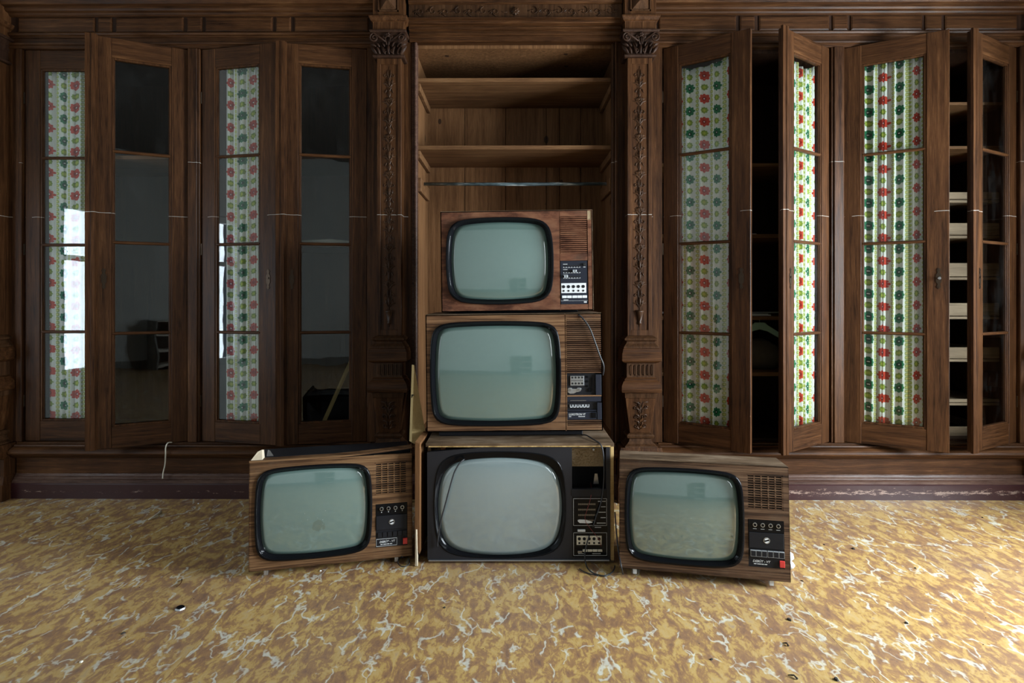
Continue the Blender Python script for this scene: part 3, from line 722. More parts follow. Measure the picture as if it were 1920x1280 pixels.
# coat hanger: flat plastic arms with a wire hook, hung on a short rod under a shelf of the cupboard
hc = P(1424, 611, 3.29); t = thing('coat_hanger', 'pale green plastic coat hanger hanging inside the cupboard with wide open doors', 'hanger', tuple(hc))
m = MB(); out = []
arm = [(-.21, -.105), (-.205, -.088), (-.10, -.030), (-.045, .004), (-.028, .020), (.028, .020), (.045, .004), (.10, -.030), (.205, -.088), (.21, -.105), (.20, -.110), (.10, -.062), (.045, -.030), (0, -.018), (-.045, -.030), (-.10, -.062), (-.20, -.110)]
m.poly([(hc.x+x, hc.z+z) for x, z in reversed(arm)], hc.y-.006, hc.y+.006); m.build('hanger_arm', 'mint', t, bevel=.002)
hk = [(hc.x, hc.y, hc.z+.018), (hc.x, hc.y, hc.z+.035)] + [(hc.x+.018*math.cos(a), hc.y, hc.z+.052+.018*math.sin(a)) for a in [(-PI/2)+k*PI/6 for k in range(0, 9)]]
MB().tube(hk, .0015, 6).build('hook', 'metal', t)
MB().tube([(.81, 3.29, hc.z+.073), (1.67, 3.29, hc.z+.073)], .006, 8).build('hanging_rail', 'metal', U3)
# brown sack sagging behind the hanger
m = MB(); g = P(1428, 655, 3.39)
rings = []
for j, (dz, a, b) in enumerate(((-.005, .10, .05), (.03, .15, .07), (.08, .15, .07), (.12, .11, .05), (.15, .06, .03), (.165, .02, .012))):
    rings.append([(g.x-.02+a*math.cos(q*PI/8)*(1+.12*math.sin(3*q+j)), g.y+b*math.sin(q*PI/8), .645+dz+.006) for q in range(16)])
m.loft(rings); o = m.build('cloth_sack', 'cloth', None, rel=(g.x, g.y, .645), loc=(g.x, g.y, .645), smooth=True); tag(o, 'brown slumped cloth sack on the shelf below the green hanger', 'sack')
for (z, a, b, yy, lab) in ((1.385, 1.08, 1.36, 3.27, 'off-white folded paper on the upper shelf behind the wide open doors'), (.945, 1.14, 1.42, 3.26, 'pale folded paper lying on the shelf directly above the green hanger'), (.645, 1.10, 1.22, 3.26, 'scrap of pale paper on the shelf edge below the brown sack')):
    o = MB().box(-.14, .14 if b-a > .2 else -.02, 0, .18, 0, .007).box(-.10, .13 if b-a > .2 else -.03, .01, .17, .007, .011).build('folded_paper', 'paper', None, loc=(a+.14, yy, z+.0005), rot=(0, 0, .06)); tag(o, lab, 'paper')
# rolled white cloth on the shelf behind door four, stick and black box below
c = P(612, 466, 3.35); m = MB()
m.tube([(c.x-.14, 3.33, 1.353), (c.x-.05, 3.34, 1.352), (c.x+.03, 3.33, 1.356), (c.x+.14, 3.34, 1.352)], .017, 10, [.012, .018, .016, .010])
m.tube([(c.x-.15, 3.30, 1.346), (c.x, 3.305, 1.347), (c.x+.12, 3.30, 1.344)], .010, 8, [.008, .011, .007]); o = m.build('rolled_cloth', 'paper', None, rel=(c.x, 3.33, 1.335), loc=(c.x, 3.33, 1.335), smooth=True); tag(o, 'rolled white cloth on the shelf behind the bare glass beside the dark pilaster', 'cloth')
a = P(596, 789, 3.22); a.z = .302; b = P(662, 668, 3.40); d = (b-a); L = d.length
o = MB().box(-.010, .010, -.006, .006, 0, L).build('wooden_stick', 'palepine', None, loc=tuple(a)); o.rotation_mode = 'QUATERNION'; o.rotation_quaternion = d.to_track_quat('Z', 'Y'); tag(o, 'pale wooden stick leaning diagonally behind the bottom pane beside the dark pilaster', 'stick')
t = thing('black_box', 'black box standing on the cupboard floor behind the leaning pale stick', 'box', (-.99, 3.52, .297))
B(-1.10, -.86, 3.45, 3.62, .298, .48).build('body', 'blackm', t, bevel=.006); B(-1.105, -.855, 3.445, 3.625, .48, .50).build('lid', 'blackm', t, bevel=.004)

# ================================================================== OPEN CENTRAL CUPBOARD
UC = thing('open_cupboard', 'open pine-lined cupboard between the two carved pilasters, behind the stacked televisions', 'cupboard', (.024, 3.4, .285))
x0, x1 = -.520, .568
MB().box(x0-.02, x0, 3.178, 3.70, .285, 2.39).box(x1, x1+.02, 3.178, 3.70, .285, 2.39).box(x0, x1, 3.18, 3.66, .285, .297).box(x0, x1, 3.18, 3.66, 2.37, 2.39).build('carcass', 'pine', UC)
B(x0, x1, 3.684, 3.70, .297, 2.37).build('back_batten', 'oak_d', UC)
xs = [x0, -.283, -.032, .217, .298, .428, x1]
for i in range(len(xs)-1):
    q = MB().box(xs[i]+.0014, xs[i+1]-.0014, 3.662+.001*(i % 2), 3.683, .297, 2.37).build('back_plank', 'pine', UC, bevel=.0018)
for i in range(3):
    ya = 3.182+i*.160
    MB().box(x0, x0+.010, ya, ya+.157, .297, 2.37).build('side_plank', 'pine', UC, bevel=.0015); MB().box(x1-.010, x1, ya, ya+.157, .297, 2.37).build('side_plank', 'pine', UC, bevel=.0015)
for z, py in ((2.224, 0), (1.862, 0)):
    B(x0+.012, x1-.012, 3.205, 3.655, z-.022, z).build('shelf', 'pine_x', UC, bevel=.002)
    for s in (0, 1):
        xx = x0+.0115 if s == 0 else x1-.0305
        B(xx, xx+.019, 3.22, 3.63, z-.062, z-.0225).build('shelf_batten', 'pine_x', UC, bevel=.002)
for s in (0, 1):
    xx = x0+.0115 if s == 0 else x1-.0305
    B(xx, xx+.019, 3.26, 3.60, 1.625, 1.70).build('rail_block', 'pine_x', UC, bevel=.003)
MB().tube([(x0+.031, 3.36, 1.684), (0, 3.36, 1.682), (x1-.031, 3.36, 1.684)], .0095, 10).build('clothes_rail', 'rail', UC, smooth=True, label='flaking blue-grey metal clothes rail')
# frame round the opening
MB().box(-.5065, -.492, 3.125, 3.178, .285, 2.384).box(-.520, -.5065, 3.135, 3.178, .285, 2.384).build('opening_bead', 'oak_s', UC, bevel=.004)
MB().box(.545, .556, 3.125, 3.178, .285, 2.384).box(.530, .545, 3.145, 3.178, .285, 2.384).build('opening_bead', 'oak_v', UC, bevel=.004)

# ================================================================== TELEVISIONS
def rotM(yaw, lean, roll):
    return Euler((math.radians(-lean), math.radians(roll), math.radians(yaw)), 'XYZ')
def sq(a, b, p, th):      # rounded barrel outline; p = corner exponent (whole part) + bow of the sides (fraction)
    c, s = abs(math.cos(th)), abs(math.sin(th)); bow = (p % 1)
    q = math.floor(p); lo, hi = 0.0, 1.2*math.hypot(a, b)
    for _ in range(22):
        r = (lo+hi)/2; x = r*c; z = r*s
        ka = max(.2, 1-bow*(z/b)**2); kb = max(.2, 1-bow*(x/a)**2)
        if (x/(a*ka))**q+(z/(b*kb))**q > 1: hi = r
        else: lo = r
    return r
def outline(cx, cz, a, b, p, y, n=96, ths=None):
    ths = ths or [2*PI*i/n for i in range(n)]
    return [(cx+sq(a, b, p, t)*math.cos(t), y, cz+sq(a, b, p, t)*math.sin(t)) for t in ths]
class TV:
    def __init__(s, name, label, O, ang, W, H, D, group=None):
        s.W, s.H, s.D = W, H, D
        R = ang.to_matrix(); s.off = Vector((W/2, .19, 0))
        s.root = thing(name, label, 'television', tuple(Vector(O)+R @ s.off), tuple(ang), group)
        s.rel = tuple(s.off)
    def b(s, m, name, mat, parent=None, **k): return m.build(name, mat, parent or s.root, rel=s.rel, **k)
    def front(s, m, rx0, rx1, z0, z1, hx, hz, a, b, p, y=0, back=None):
        ths = [2*PI*i/96 for i in range(96)]
        cor = [math.atan2(zz-hz, xx-hx) % (2*PI) for xx, zz in ((rx0, z0), (rx1, z0), (rx1, z1), (rx0, z1))]
        for c in cor:
            k = min(range(len(ths)), key=lambda i: abs(ths[i]-c)); ths[k] = c
        ths.sort()
        rect = []
        for t in ths:
            c, sn = math.cos(t), math.sin(t); q = []
            if c > 1e-9: q.append((rx1-hx)/c)
            if c < -1e-9: q.append((rx0-hx)/c)
            if sn > 1e-9: q.append((z1-hz)/sn)
            if sn < -1e-9: q.append((z0-hz)/sn)
            r = min(q); rect.append((hx+r*c, y, hz+r*sn))
        ins = outline(hx, hz, a, b, p, y, ths=ths); deep = [(x, y+.03, z) for x, _, z in ins]
        rings = [deep, ins, rect]
        if back is not None: rings.append([(x, y+back, z) for x, _, z in rect])
        m.loft(rings[::-1], False, False)
    def bezel_screen(s, hx, hz, a, b, p, ga, gb, gp, smat, lip=.012, gx=0, gz=0, bulge=.016, gy=.012, fatlip=.007):
        m = MB(); O = lambda e, y, f=0: outline(hx+gx*f, hz+gz*f, (a+e)*(1-f)+ga*f, (b+e)*(1-f)+gb*f, math.floor(p*(1-f)+gp*f+.001)+((p % 1)*(1-f)+(gp % 1)*f), y)
        m.loft([O(0, .012), O(.001, -.001), O(0, -lip*.8), O(-.002, -lip), O(-fatlip, -lip), O(-fatlip-.002, -lip*.7), O(0, -.001, .55), O(0, .006, .93), O(0, gy+.014, 1.0)], False, False)
        s.b(m, 'bezel', 'black', angle=50)
        m = MB(); rings = []
        for q in (0.015, .12, .25, .4, .55, .7, .82, .92, 1.0):
            rings.append([(x, gy-bulge*(1-.62*(((x-hx-gx)/ga)**2+((z-hz-gz)/gb)**2)), z) for x, _, z in outline(hx+gx, hz+gz, ga*q, gb*q, gp, 0)])
        rings.append(outline(hx+gx, hz+gz, ga*.99, gb*.99, gp, gy+.03))
        m.loft(rings[::-1]); s.b(m, 'screen', smat, smooth=True)
    def shell(s, m, x0, x1, z0, z1, y0, y1):
        m.box(x0, x1, y0, y1, z0, z1)
    def back(s):
        W, H, D = s.W, s.H, s.D; m = MB()
        m.loft([[(W*a0, y, H*b0), (W*a1, y, H*b0), (W*a1, y, H*b1), (W*a0, y, H*b1)] for y, a0, a1, b0, b1 in ((D-.002, .04, .96, .06, .92), (D+.05, .10, .90, .08, .86), (D+.11, .22, .78, .15, .72))][::-1])
        s.b(m, 'back_cover', 'blackm', bevel=.006)

def slot_grille(tv, m, x0, x1, z0, z1, cols, rows, y, gx, bar):   # lattice of wood with open slots
    cw = (x1-x0)/cols; rh = (z1-z0)/rows
    for c in range(cols+1):
        a = x0+c*cw-gx/2; m.box(max(a, x0-gx/2), a+gx, y, y+.006, z0, z1)
    for r in range(rows+1):
        z = z0+r*rh; m.box(x0, x1, y+.0004, y+.0056, z-bar/2, z+bar/2)

# ---- televisions four and five: same model
def debut(name, label, O, ang, case, smat, kind):
    tv = TV(name, label, O, ang, .602, .402, .17 if kind == 5 else .20); W, H, D = tv.W, tv.H, tv.D
    hx, hz, a, b, p = .234, .2045, .2135, .1755, 8.05
    rx1 = .4555
    m = MB(); tv.front(m, 0, rx1, 0, H, hx, hz, a, b, p)
    # right column around grille and control panel
    gx0, gx1, gz0, gz1 = .460, .5800, .2500, .3690; px0, px1, pz0, pz1 = .4605, .5830, .0440, .2115
    m.box(rx1, W, 0, .008, gz1+.002, H).box(rx1, W, 0, .008, pz1, gz0-.002).box(rx1, W, 0, .008, 0, pz0)
    m.box(rx1, gx0-.002, 0, .008, gz0-.002, gz1+.002).box(gx1+.002, W, 0, .008, gz0-.002, gz1+.002)
    m.box(rx1, px0, 0, .008, pz0, pz1).box(px1, W, 0, .008, pz0, pz1)
    # outer boards
    m.box(0, W, 0.0, D, 0, .003).box(0, .003, 0, D, 0, H).box(W-.003, W, 0, D, 0, H)
    if kind == 5: m.box(0, W, 0, D, H-.003, H)
    tv.b(m, 'case', case)
    m = MB(); slot_grille(tv, m, gx0, gx1, gz0, gz1, 5, 14, .0005, .0045, .0042); tv.b(m, 'speaker_grille', case, kind='stuff')
    tv.b(B(gx0-.004, gx1+.004, .009, .012, gz0-.004, gz1+.004), 'speaker_cloth', 'void')
    tv.b(B(.006, W-.006, .05, D-.01, .006, H-.02), 'chassis', 'void', label='dark chassis inside the case')
    tv.bezel_screen(hx, hz, a, b, p, .1955, .1570, 12.07, smat, .010)
    cp = tv.b(B(px0, px1, .002, .012, pz0, pz1), 'control_panel', 'blackm', bevel=.0008)
    r = tv.rel
    B(px0+.001, px1-.001, -.001, .002, .1675, pz1-.001).build('knob_strip', 'black', cp, rel=r, bevel=.0006)
    for k in range(4):
        x = .4833+k*.0266; z = .1935
        MB().ringy(x, z, -.006, -.001, .0072, .0052).build('knob_ring', 'silver', cp, rel=r)
        MB().cyl(x, z, -.008, -.001, .0052, 16, .0045).build('knob', 'black', cp, rel=r)
        B(x-.0015 if kind == 4 else x-.0065, x+.0015 if kind == 4 else x+.0065, -.0014, -.001, .1780, .1792 if kind == 5 else .181).build('knob_legend', 'print', cp, rel=r)
    B(px0+.002, px1-.002, -.004, .002, .112, .1665).build('flap', 'blackm', cp, rel=r, bevel=.001)
    MB().ringy(.5225, .1405, -.0056, -.004, .0110, .0092).build('emblem', 'silver', cp, rel=r)
    MB().cyl(.5225, .1405, -.0046, -.004, .0092, 20).build('emblem_disc', 'black', cp, rel=r)
    s1 = MB().poly([(.5150, .1415), (.5165, .1465), (.5225, .1490), (.5275, .1478), (.5290, .1450), (.5230, .1440), (.5205, .1425)], -.0066, -.0046)
    s1.poly([(.5300, .1395), (.5285, .1345), (.5225, .1320), (.5175, .1332), (.5160, .1360), (.5220, .1370), (.5245, .1385)], -.0066, -.0046).build('emblem_figure', 'print' if kind == 4 else 'white', cp, rel=r)
    for k in range(6):
        x = .4672+k*.0190+(.0015 if k > 2 else 0)
        if kind == 5: MB().box(x, x+.0178, -.0072, .002, .0825, .104).build('button_frame', 'greyline', cp, rel=r)
        B(x+.0010, x+.0168, -.0080+(.005 if kind == 4 else 0), -.0010, .0836, .1024).build('button', 'blackm', cp, rel=r, bevel=.0008)
    B(.5655, .5825, -.006, .002, .050, .0725).build('power_button', 'red', cp, rel=r, bevel=.001, label='red power button')
    rr = Vector(r)
    for txt, x, z, w_, h_, nm in (('DEBÛT - VT', .4755, .0605, .060, .0100, 'lettering'), ('MIT STANDPLATZ', .4790, .0530, .047, .0035, 'lettering')):
        if txt.startswith('MIT'): continue
        q = lettering(txt, cp, x-rr.x, .0012-rr.y, z-rr.z, w_, h_, shear=.25)
    for k, (a0, b0) in enumerate(((.479, .4875), (.490, .503), (.5045, .513), (.515, .524))):
        B(a0, b0, .0008, .002, .0535, .0560).build('small_print', 'print', cp, rel=r)
    if kind == 4:
        f = .0008; x_0, x_1, z_0, z_1 = .4630, .5425, .0475, .0760
        MB().box(x_0, x_1, .001, .002, z_0, z_0+f*1.5).box(x_0, x_1, .001, .002, z_1-f*1.5, z_1).box(x_0, x_0+f, .001, .002, z_0, z_1).box(x_1-f, x_1, .001, .002, z_0, z_1).build('name_frame', 'print', cp, rel=r)
    for x in (.058, .541):
        MB().box(x-.007, x+.007, .014, .034, -.022, .002).box(x-.0035, x-.0015, .0135, .014, -.020, -.001).build('foot', 'white' if kind == 5 else 'silver', tv.root, rel=r, bevel=.001)
        MB().box(x-.012, x+.012, .055, .09, -.014, .002).build('foot_bracket', 'blackm', tv.root, rel=r, bevel=.002)
    tv.back(); return tv
t5 = debut('television', 'television on the floor at right, dark walnut-print case with framed black buttons, turned inwards', P(1161, 1064, 2.249), rotM(-10.8, 4.5, 0), 'ven5', 'scr5', 5)
t4 = debut('television', 'television on the floor at left, walnut-print case with lifted broken top and stained screen', P(466, 1072.6, 2.211), rotM(14, 2, 0), 'ven4', 'scr4', 4)
# broken top of television four: a veneer strip that has sprung up, corner chip
m = MB(); n = 14; W = .602; H = .402; st = []
for i in range(n+1):
    x = W*i/n; z = H+.0005+.018*max(0, (i/n-.45)/.55)**1.6; st.append((x, z))
m.loft([[(x, -.002, z), (x, .028, z+.004), (x, .028, z+.010), (x, -.002, z+.006)] for x, z in st]); t4.b(m, 'lifted_edge_strip', 'ven4', label='sprung wooden strip along the broken top')
m = MB().box(.02, W-.004, .045, t4.D, H-.02, H+.008); t4.b(m, 'top_board', 'blackm', bevel=.003, label='dark inner top showing behind the sprung strip')
m = MB().loft([[(0.002, .005, H+.004), (.045, .005, H+.006), (.050, .03, H+.006), (.004, .04, H+.006)], [(.028, .008, H+.038), (.042, .010, H+.044), (.047, .03, H+.040), (.034, .034, H+.036)]])
t4.b(m, 'splintered_corner', 'chip_white', label='pale splintered corner of the case')
t4.b(MB().loft([[(.052, .06, H+.006), (.078, .06, H+.006), (.078, .064, H+.006), (.052, .064, H+.006)], [(.055, .07, H+.030), (.060, .07, H+.028), (.062, .072, H+.028), (.056, .072, H+.03)]]), 'broken_splinter', 'metal')
# dusty board of television five
t5.b(MB().box(.001, .601, .002, t5.D+.005, .4022, .4052), 'top_board', 'ven3', bevel=.001, label='dust-covered top board')
t5.b(MB().box(.0, .0015, .001, .012, .0, .402), 'edge_trim', 'brass_wood')

# ---- television three: black fascia, open grille hole, bottom of the stack
O3 = P(799, 1057, 2.357); O3.z = 0.002
t3 = TV('television', 'large television at the bottom of the stack, loose black front and gutted speaker hole', O3, rotM(0, 0, -.2), .742, .470, .40)
W, H, D = .742, .470, .40
m = MB().box(0, W, -.006, D, H-.014, H).box(.012, W-.0, 0, D, 0, .008).box(W-.014, W, -.002, D, .008, H-.014).box(0.0, .012, .05, D, 0, H-.014)
t3.b(m, 'case', 'ven3', bevel=.0015)
t3.b(MB().box(W-.0155, W-.014, -.003, .004, .012, H-.014).box(.012, W-.014, -.0075, -.006, H-.0145, H-.010), 'gilt_edge', 'brass_wood')
t3.b(MB().box(W-.013, W-.001, -.0035, -.002, .008, H-.014), 'front_edging', 'brass_wood', bevel=.0006, label='golden brown front edging')
t3.b(B(.010, W-.02, -.012, -.004, .0075, .0125), 'bottom_trim', 'silver', bevel=.0015, label='long silver trim strip')
hx, hz, a, b, p = .292, .2270, .2615, .2110, 7.10
m = MB(); ths = None
# fascia left part with sagging top edge (cut corner)
tmp = MB(); t3.front(tmp, .006, .572, .012, .4555, hx, hz, a, b, p, y=-.004, back=.020)
for i, (x, y, z) in enumerate(tmp.v):
    if z > .4548: tmp.v[i] = (x, y, z - .021*max(0, 1-x/.25)**1.0)
tmp.box(.572, .5765, -.004, .012, .012, .4555).box(.7110, .7265, -.004, .012, .012, .4555).box(.5765, .7110, -.004, .012, .4520, .4555).box(.5765, .7110, -.004, .012, .012, .2900-.001)
t3.b(tmp, 'fascia', 'fasc')
t3.bezel_screen(hx, hz, a, b, p, .2450, .1920, 8.17, 'scr3', .006, .0, -.010, .020, .016, .004)
# grey dust on the crt shoulder above the glass
t3.b(MB().loft([[(x, .022, hz-.01+sq(.246, .193, 8.17, t)*math.sin(t)+.001) for x, t in [(.292+sq(.246, .193, 8.17, t)*math.cos(t), t) for t in [PI*(.30+.4*k/16) for k in range(17)]]], [(x, .026, hz+sq(.255, .204, 7.12, t)*math.sin(t)) for x, t in [(.292+sq(.255, .204, 7.12, t)*math.cos(t), t) for t in [PI*(.30+.4*k/16) for k in range(17)]]]], False, False), 'tube_shoulder', 'metal')
t3.b(B(.5765, .7110, .060, .064, .3600, .4520), 'circuit_board', 'chip', label='speckled brown circuit board seen through the speaker hole')
m = MB(); rnd = random.Random(3)
for k in range(260):
    x = .579+rnd.random()*.11; z = .362+rnd.random()*.087; q = .0007+rnd.random()*.0013; m.box(x, x+q, .056, .060, z, z+q)
t3.b(m, 'solder_points', 'brass_wood', kind='stuff')
t3.b(MB().cyl(.669, .430, .050, .060, .004, 10), 'capacitor', 'white')
t3.b(B(.5765, .7110, .11, .114, .012, .4520), 'inner_wall', 'void')
t3.b(MB().loft([[(.668, .05, .292), (.690, .05, .292), (.690, .056, .292), (.668, .056, .292)], [(.674, .05, .333), (.684, .05, .333), (.684, .056, .333), (.674, .056, .333)]]), 'wire_clip', 'metal')
t3.b(B(.5745, .7115, -.007, -.004, .2600, .2895), 'grille_rail', 'blackm', bevel=.001, label='scuffed rail below the speaker hole')
r = t3.rel
cp = t3.b(B(.5780, .7150, -.0055, -.004, .022, .2575), 'control_panel', 'black')
def frame(z0, z1, x0=.5811, x1=.7125, f=.0012): MB().box(x0, x1, -.0062, -.0055, z0, z0+f).box(x0, x1, -.0062, -.0055, z1-f, z1).box(x0, x0+f, -.0062, -.0055, z0, z1).box(x1-f, x1, -.0062, -.0055, z0, z1).build('printed_frame', 'print', cp, rel=r)
frame(.1455, .2526); frame(.0276, .1183)
for q in range(4):
    z = .2300-q*.0213; B(.600, .668, -.0060, -.0055, z-.0006, z+.0006).build('slider_slot', 'metal', cp, rel=r)
    m = MB()
    for k in range(14): m.box(.601+k*.005, .602+k*.005, -.0062, -.0055, z-.004, z+.004)
    m.build('slider_scale', 'metal', cp, rel=r)
for k, wd in enumerate((.030, .018, .029, .020, .035)):
    z = .2410-k*.0213; B(.708-wd, .708, -.0062, -.0055, z-.0012, z+.0012).build('slider_legend', 'print', cp, rel=r)
m = MB().poly([(.5990, .1620), (.6060, .1565), (.6400, .1550), (.6560, .1580), (.6560, .1600), (.6300, .1690), (.6050, .1700), (.5980, .1675)], -.0070, -.0055); m.build('worn_patch', 'white', cp, rel=r)
B(.5975, .6275, -.012, -.0055, .1235, .1320).build('button', 'white', cp, rel=r, bevel=.0008)
pl = B(.5934, .6920, -.0075, -.0055, .0705, .1063).build('tuning_plate', 'cream', cp, rel=r, bevel=.0006)
m = MB()
for k in range(5):
    m.cyl(.6040+k*.0193, .0945, -.0085, -.0075, .0062, 14); m.cyl(.6040+k*.0193, .0780, -.0085, -.0075, .0042, 12)
m.build('tuning_holes', 'void', cp, rel=r)
for k in range(5): B(.5975+k*.0196, .6150+k*.0196, -.011, -.0055, .0445 if k else .040, .0535 if k else .048).build('button', 'cream' if k else 'metal', cp, rel=r, bevel=.0008)
B(.665, .690, -.0062, -.0055, .1380, .1400).build('small_print', 'print', cp, rel=r); B(.655, .688, -.0062, -.0055, .0345, .0365).build('small_print', 'print', cp, rel=r); B(.600, .622, -.0062, -.0055, .0345, .0365).build('small_print', 'print', cp, rel=r)
t3.back()
m = MB().tube([t3.off*0+Vector(q) for q in ((.6560, .045, .300), (.6545, -.004, .2800), (.6470, -.010, .2480), (.6350, -.009, .2100), (.6260, -.009, .1800), (.6290, -.009, .1600), (.6480, -.0095, .1350), (.6660, -.010, .1130), (.6830, -.009, .0900), (.6900, -.009, .0650))], .0009, 5)
t3.b(m, 'red_wire', 'redwire', smooth=True, label='thin red wire dangling across the controls')

# ---- television two: middle of the stack
O2 = P(800, 813.7, 2.43); O2.z = .4985
t2 = TV('television', 'large wood-print television in the middle of the stack, ribbed speaker front at right', O2, rotM(0, 0, -.6), .717, .477, .36)
W, H, D = .717, .477, .36; hx, hz, a, b, p = .283, .2362, .2662, .2132, 9.05
m = MB(); t2.front(m, 0, .5665, 0, H, hx, hz, a, b, p)
m.box(0, W, 0, D, 0, .004).box(0, .004, 0, D, 0, H).box(W-.004, W, 0, D, 0, H).box(0, W, 0, D, H-.004, H)
m.box(.5690, W, 0, .012, .4525, H).box(.5690, W, 0, .012, 0, .0215).box(.7130, W, 0, .012, .0215, .4525).box(.569, .5730, 0, .012, .0215, .4525)
m.box(.573, .713, -.0015, .010, .1395, .1445)
t2.b(m, 'case', 'ven2')
m = MB(); n = 27
for k in range(n):
    z = .2340+k*(.4525-.2340)/n; m.mould(.5730, .7130, [(.012, z), (.0025, z+.0004), (-.001, z+.0014), (-.001, z+.0052), (.0025, z+.0064), (.012, z+.0068)])
for k in range(3):
    z = .0225+k*.0075; m.mould(.5730, .7130, [(.012, z), (.0035, z+.0006), (-.001, z+.0022), (-.001, z+.0036), (.0035, z+.0052), (.012, z+.0056)])
t2.b(m, 'slat_grille', 'ven2b', kind='stuff')
t2.b(B(.5730, .7130, .013, .016, .0215, .4525), 'grille_backing', 'void')
t2.b(B(.006, W-.006, .05, D-.01, .006, H-.01), 'chassis', 'void')
t2.bezel_screen(hx, hz, a, b, p, .2460, .1935, 14.055, 'scr', .012)
r = t2.rel
cp = t2.b(B(.5735, .7125, .0095, .0125, .0445, .2290), 'control_panel', 'blackm')
B(.6900, .7125, -.001, .0095, .1450, .2285).build('side_block', 'navy', cp, rel=r, bevel=.001)
B(.5874, .6428, .004, .0095, .1831, .2225).build('tuning_plate', 'silver', cp, rel=r, bevel=.0006)
m = MB()
for k in range(4):
    m.cyl(.5955+k*.0132, .2160, .003, .004, .0042, 12); m.cyl(.5955+k*.0132, .1920, .003, .004, .0042, 12)
m.build('tuning_holes', 'void', cp, rel=r)
m = MB()
for k in range(9): m.box(.5905+k*.0056, .5925+k*.0056, .0034, .004, .2010, .2065)
m.build('tuning_scale', 'navy', cp, rel=r)
MB().poly([(.5758, .1700), (.5800, .1742), (.5900, .1745), (.5950, .1700), (.6120, .1700), (.6170, .1745), (.6280, .1740), (.6327, .1690), (.6280, .1600), (.6200, .1570), (.6120, .1560), (.6000, .1500), (.5850, .1493), (.5760, .1560)][::-1], .005, .0095).build('metal_bracket', 'silver', cp, rel=r, bevel=.001)
MB().cyl(.5850, .1650, .001, .005, .0050, 12).cyl(.6225, .1650, .001, .005, .0050, 12).build('bracket_screw', 'metal', cp, rel=r)
for k in range(3): MB().cyl(.6560, .2180-k*.0190, .006, .0095, .0045, 12).build('knob', 'black', cp, rel=r)
MB().ringy(.668, .165, .005, .0095, .009, .005).box(.6745, .6765, .004, .0095, .176, .215).build('inner_fitting', 'black', cp, rel=r)
B(.5735, .7125, .0005, .0095, .1180, .1390).build('upper_flap', 'navy', cp, rel=r, bevel=.001); B(.5850, .6500, -.0005, .0005, .1235, .1270).build('flap_groove', 'void', cp, rel=r)
B(.5850, .6500, -.0008, 0, .1220, .1236).build('flap_handle', 'metal', cp, rel=r)
B(.6950, .7125, -.0008, .0095, .0445, .1140).build('side_block', 'navy', cp, rel=r, bevel=.001)
for k in range(6):
    x = .5850+k*.0135
    MB().box(x, x+.0020, .004, .0095, .0960, .1055).box(x+.0080, x+.0100, .004, .0095, .0960, .1055).box(x, x+.0100, .004, .0095, .0945, .0965).build('station_button', 'white', cp, rel=r)
B(.5735, .6930, .002, .0095, .0800, .0840).build('divider', 'navy', cp, rel=r, bevel=.0006)
B(.5735, .6930, .001, .0095, .0450, .0760).build('name_plate', 'navy', cp, rel=r, bevel=.0008)
B(.6720, .6900, -.003, .001, .0520, .0740).build('power_button', 'black', cp, rel=r, bevel=.001)
lettering('LUXOTRON VT', cp, .5795-r[0], .0006-r[1], .0625, .0680, .0085, shear=.15)
B(.5800, .5890, .0004, .001, .0565, .0590).build('small_print', 'print', cp, rel=r); B(.6180, .6450, .0004, .001, .0565, .0590).build('small_print', 'print', cp, rel=r)
t2.b(B(.045, .640, .040, .26, -.026, .001), 'base', 'blackm', bevel=.004, label='black recessed base')
t2.b(MB().mould(.002, W-.002, [(.001, H-.0005), (.001, H+.002), (D, H+.002), (D, H-.0005)]), 'dusty_top', 'ven3')
t2.back()

# ---- television one: top of the stack
O1 = P(828, 592, 2.47); O1.z = .9855
t1 = TV('television', 'smallest reddish television on top of the stack, slider controls at lower right, chipped corner', O1, rotM(0, 0, -.8), .628, .4155, .32)
W, H, D = .628, .4155, .32; hx, hz, a, b, p = .2435, .2090, .2225, .1800, 7.08
m = MB(); t1.front(m, 0, .4915, 0, H, hx, hz, a, b, p)
m.box(0, W, 0, D, 0, .004).box(0, .004, 0, D, 0, H).box(W-.004, W, 0, D, 0, H).box(0, W, 0, D, H-.004, H)
m.box(.4928, .6070, 0, .012, .3885, H).box(.4928, .6070, 0, .012, .2060, .2345).box(.4928, .6070, 0, .012, 0, .0255).box(.6082, W-.022, 0, .012, 0, H).box(W-.022, W, 0, .012, 0, H-.042)
t1.b(m, 'case', 'ven1')
t1.b(MB().poly([(W-.022, H-.042), (W-.012, H-.044), (W-.001, H-.042), (W-.001, H-.002), (W-.012, H-.001), (W-.022, H-.004)], .0015, .012), 'chipped_corner', 'chip', label='bare chipboard corner where veneer broke off')
m = MB(); n = 18
for k in range(n):
    z = .2345+k*(.3885-.2345)/n; m.mould(.4955, .6045, [(.012, z), (.003, z+.0004), (-.0005, z+.0014), (-.0005, z+.0058), (.003, z+.0070), (.012, z+.0074)])
m.box(.4928, .4950, .001, .012, .2345, .3885).box(.6050, .6070, .001, .012, .2345, .3885)
t1.b(m, 'slat_grille', 'ven1', kind='stuff')
t1.b(B(.4928, .6070, .013, .016, .0255, .3885), 'grille_backing', 'void'); t1.b(B(.006, W-.006, .05, D-.01, .006, H-.01), 'chassis', 'void')
t1.b(MB().box(.001, W-.001, -.0012, .001, H-.001, H+.0008).box(.001, W-.001, .001, D, H, H+.0008), 'worn_top_edge', 'ven3')
t1.b(MB().box(W-.001, W+.0008, -.0012, .004, .0, H), 'worn_side_edge', 'ven3')
t1.bezel_screen(hx, hz, a, b, p, .2005, .1600, 11.09, 'scr', .014, fatlip=.007)
r = t1.rel
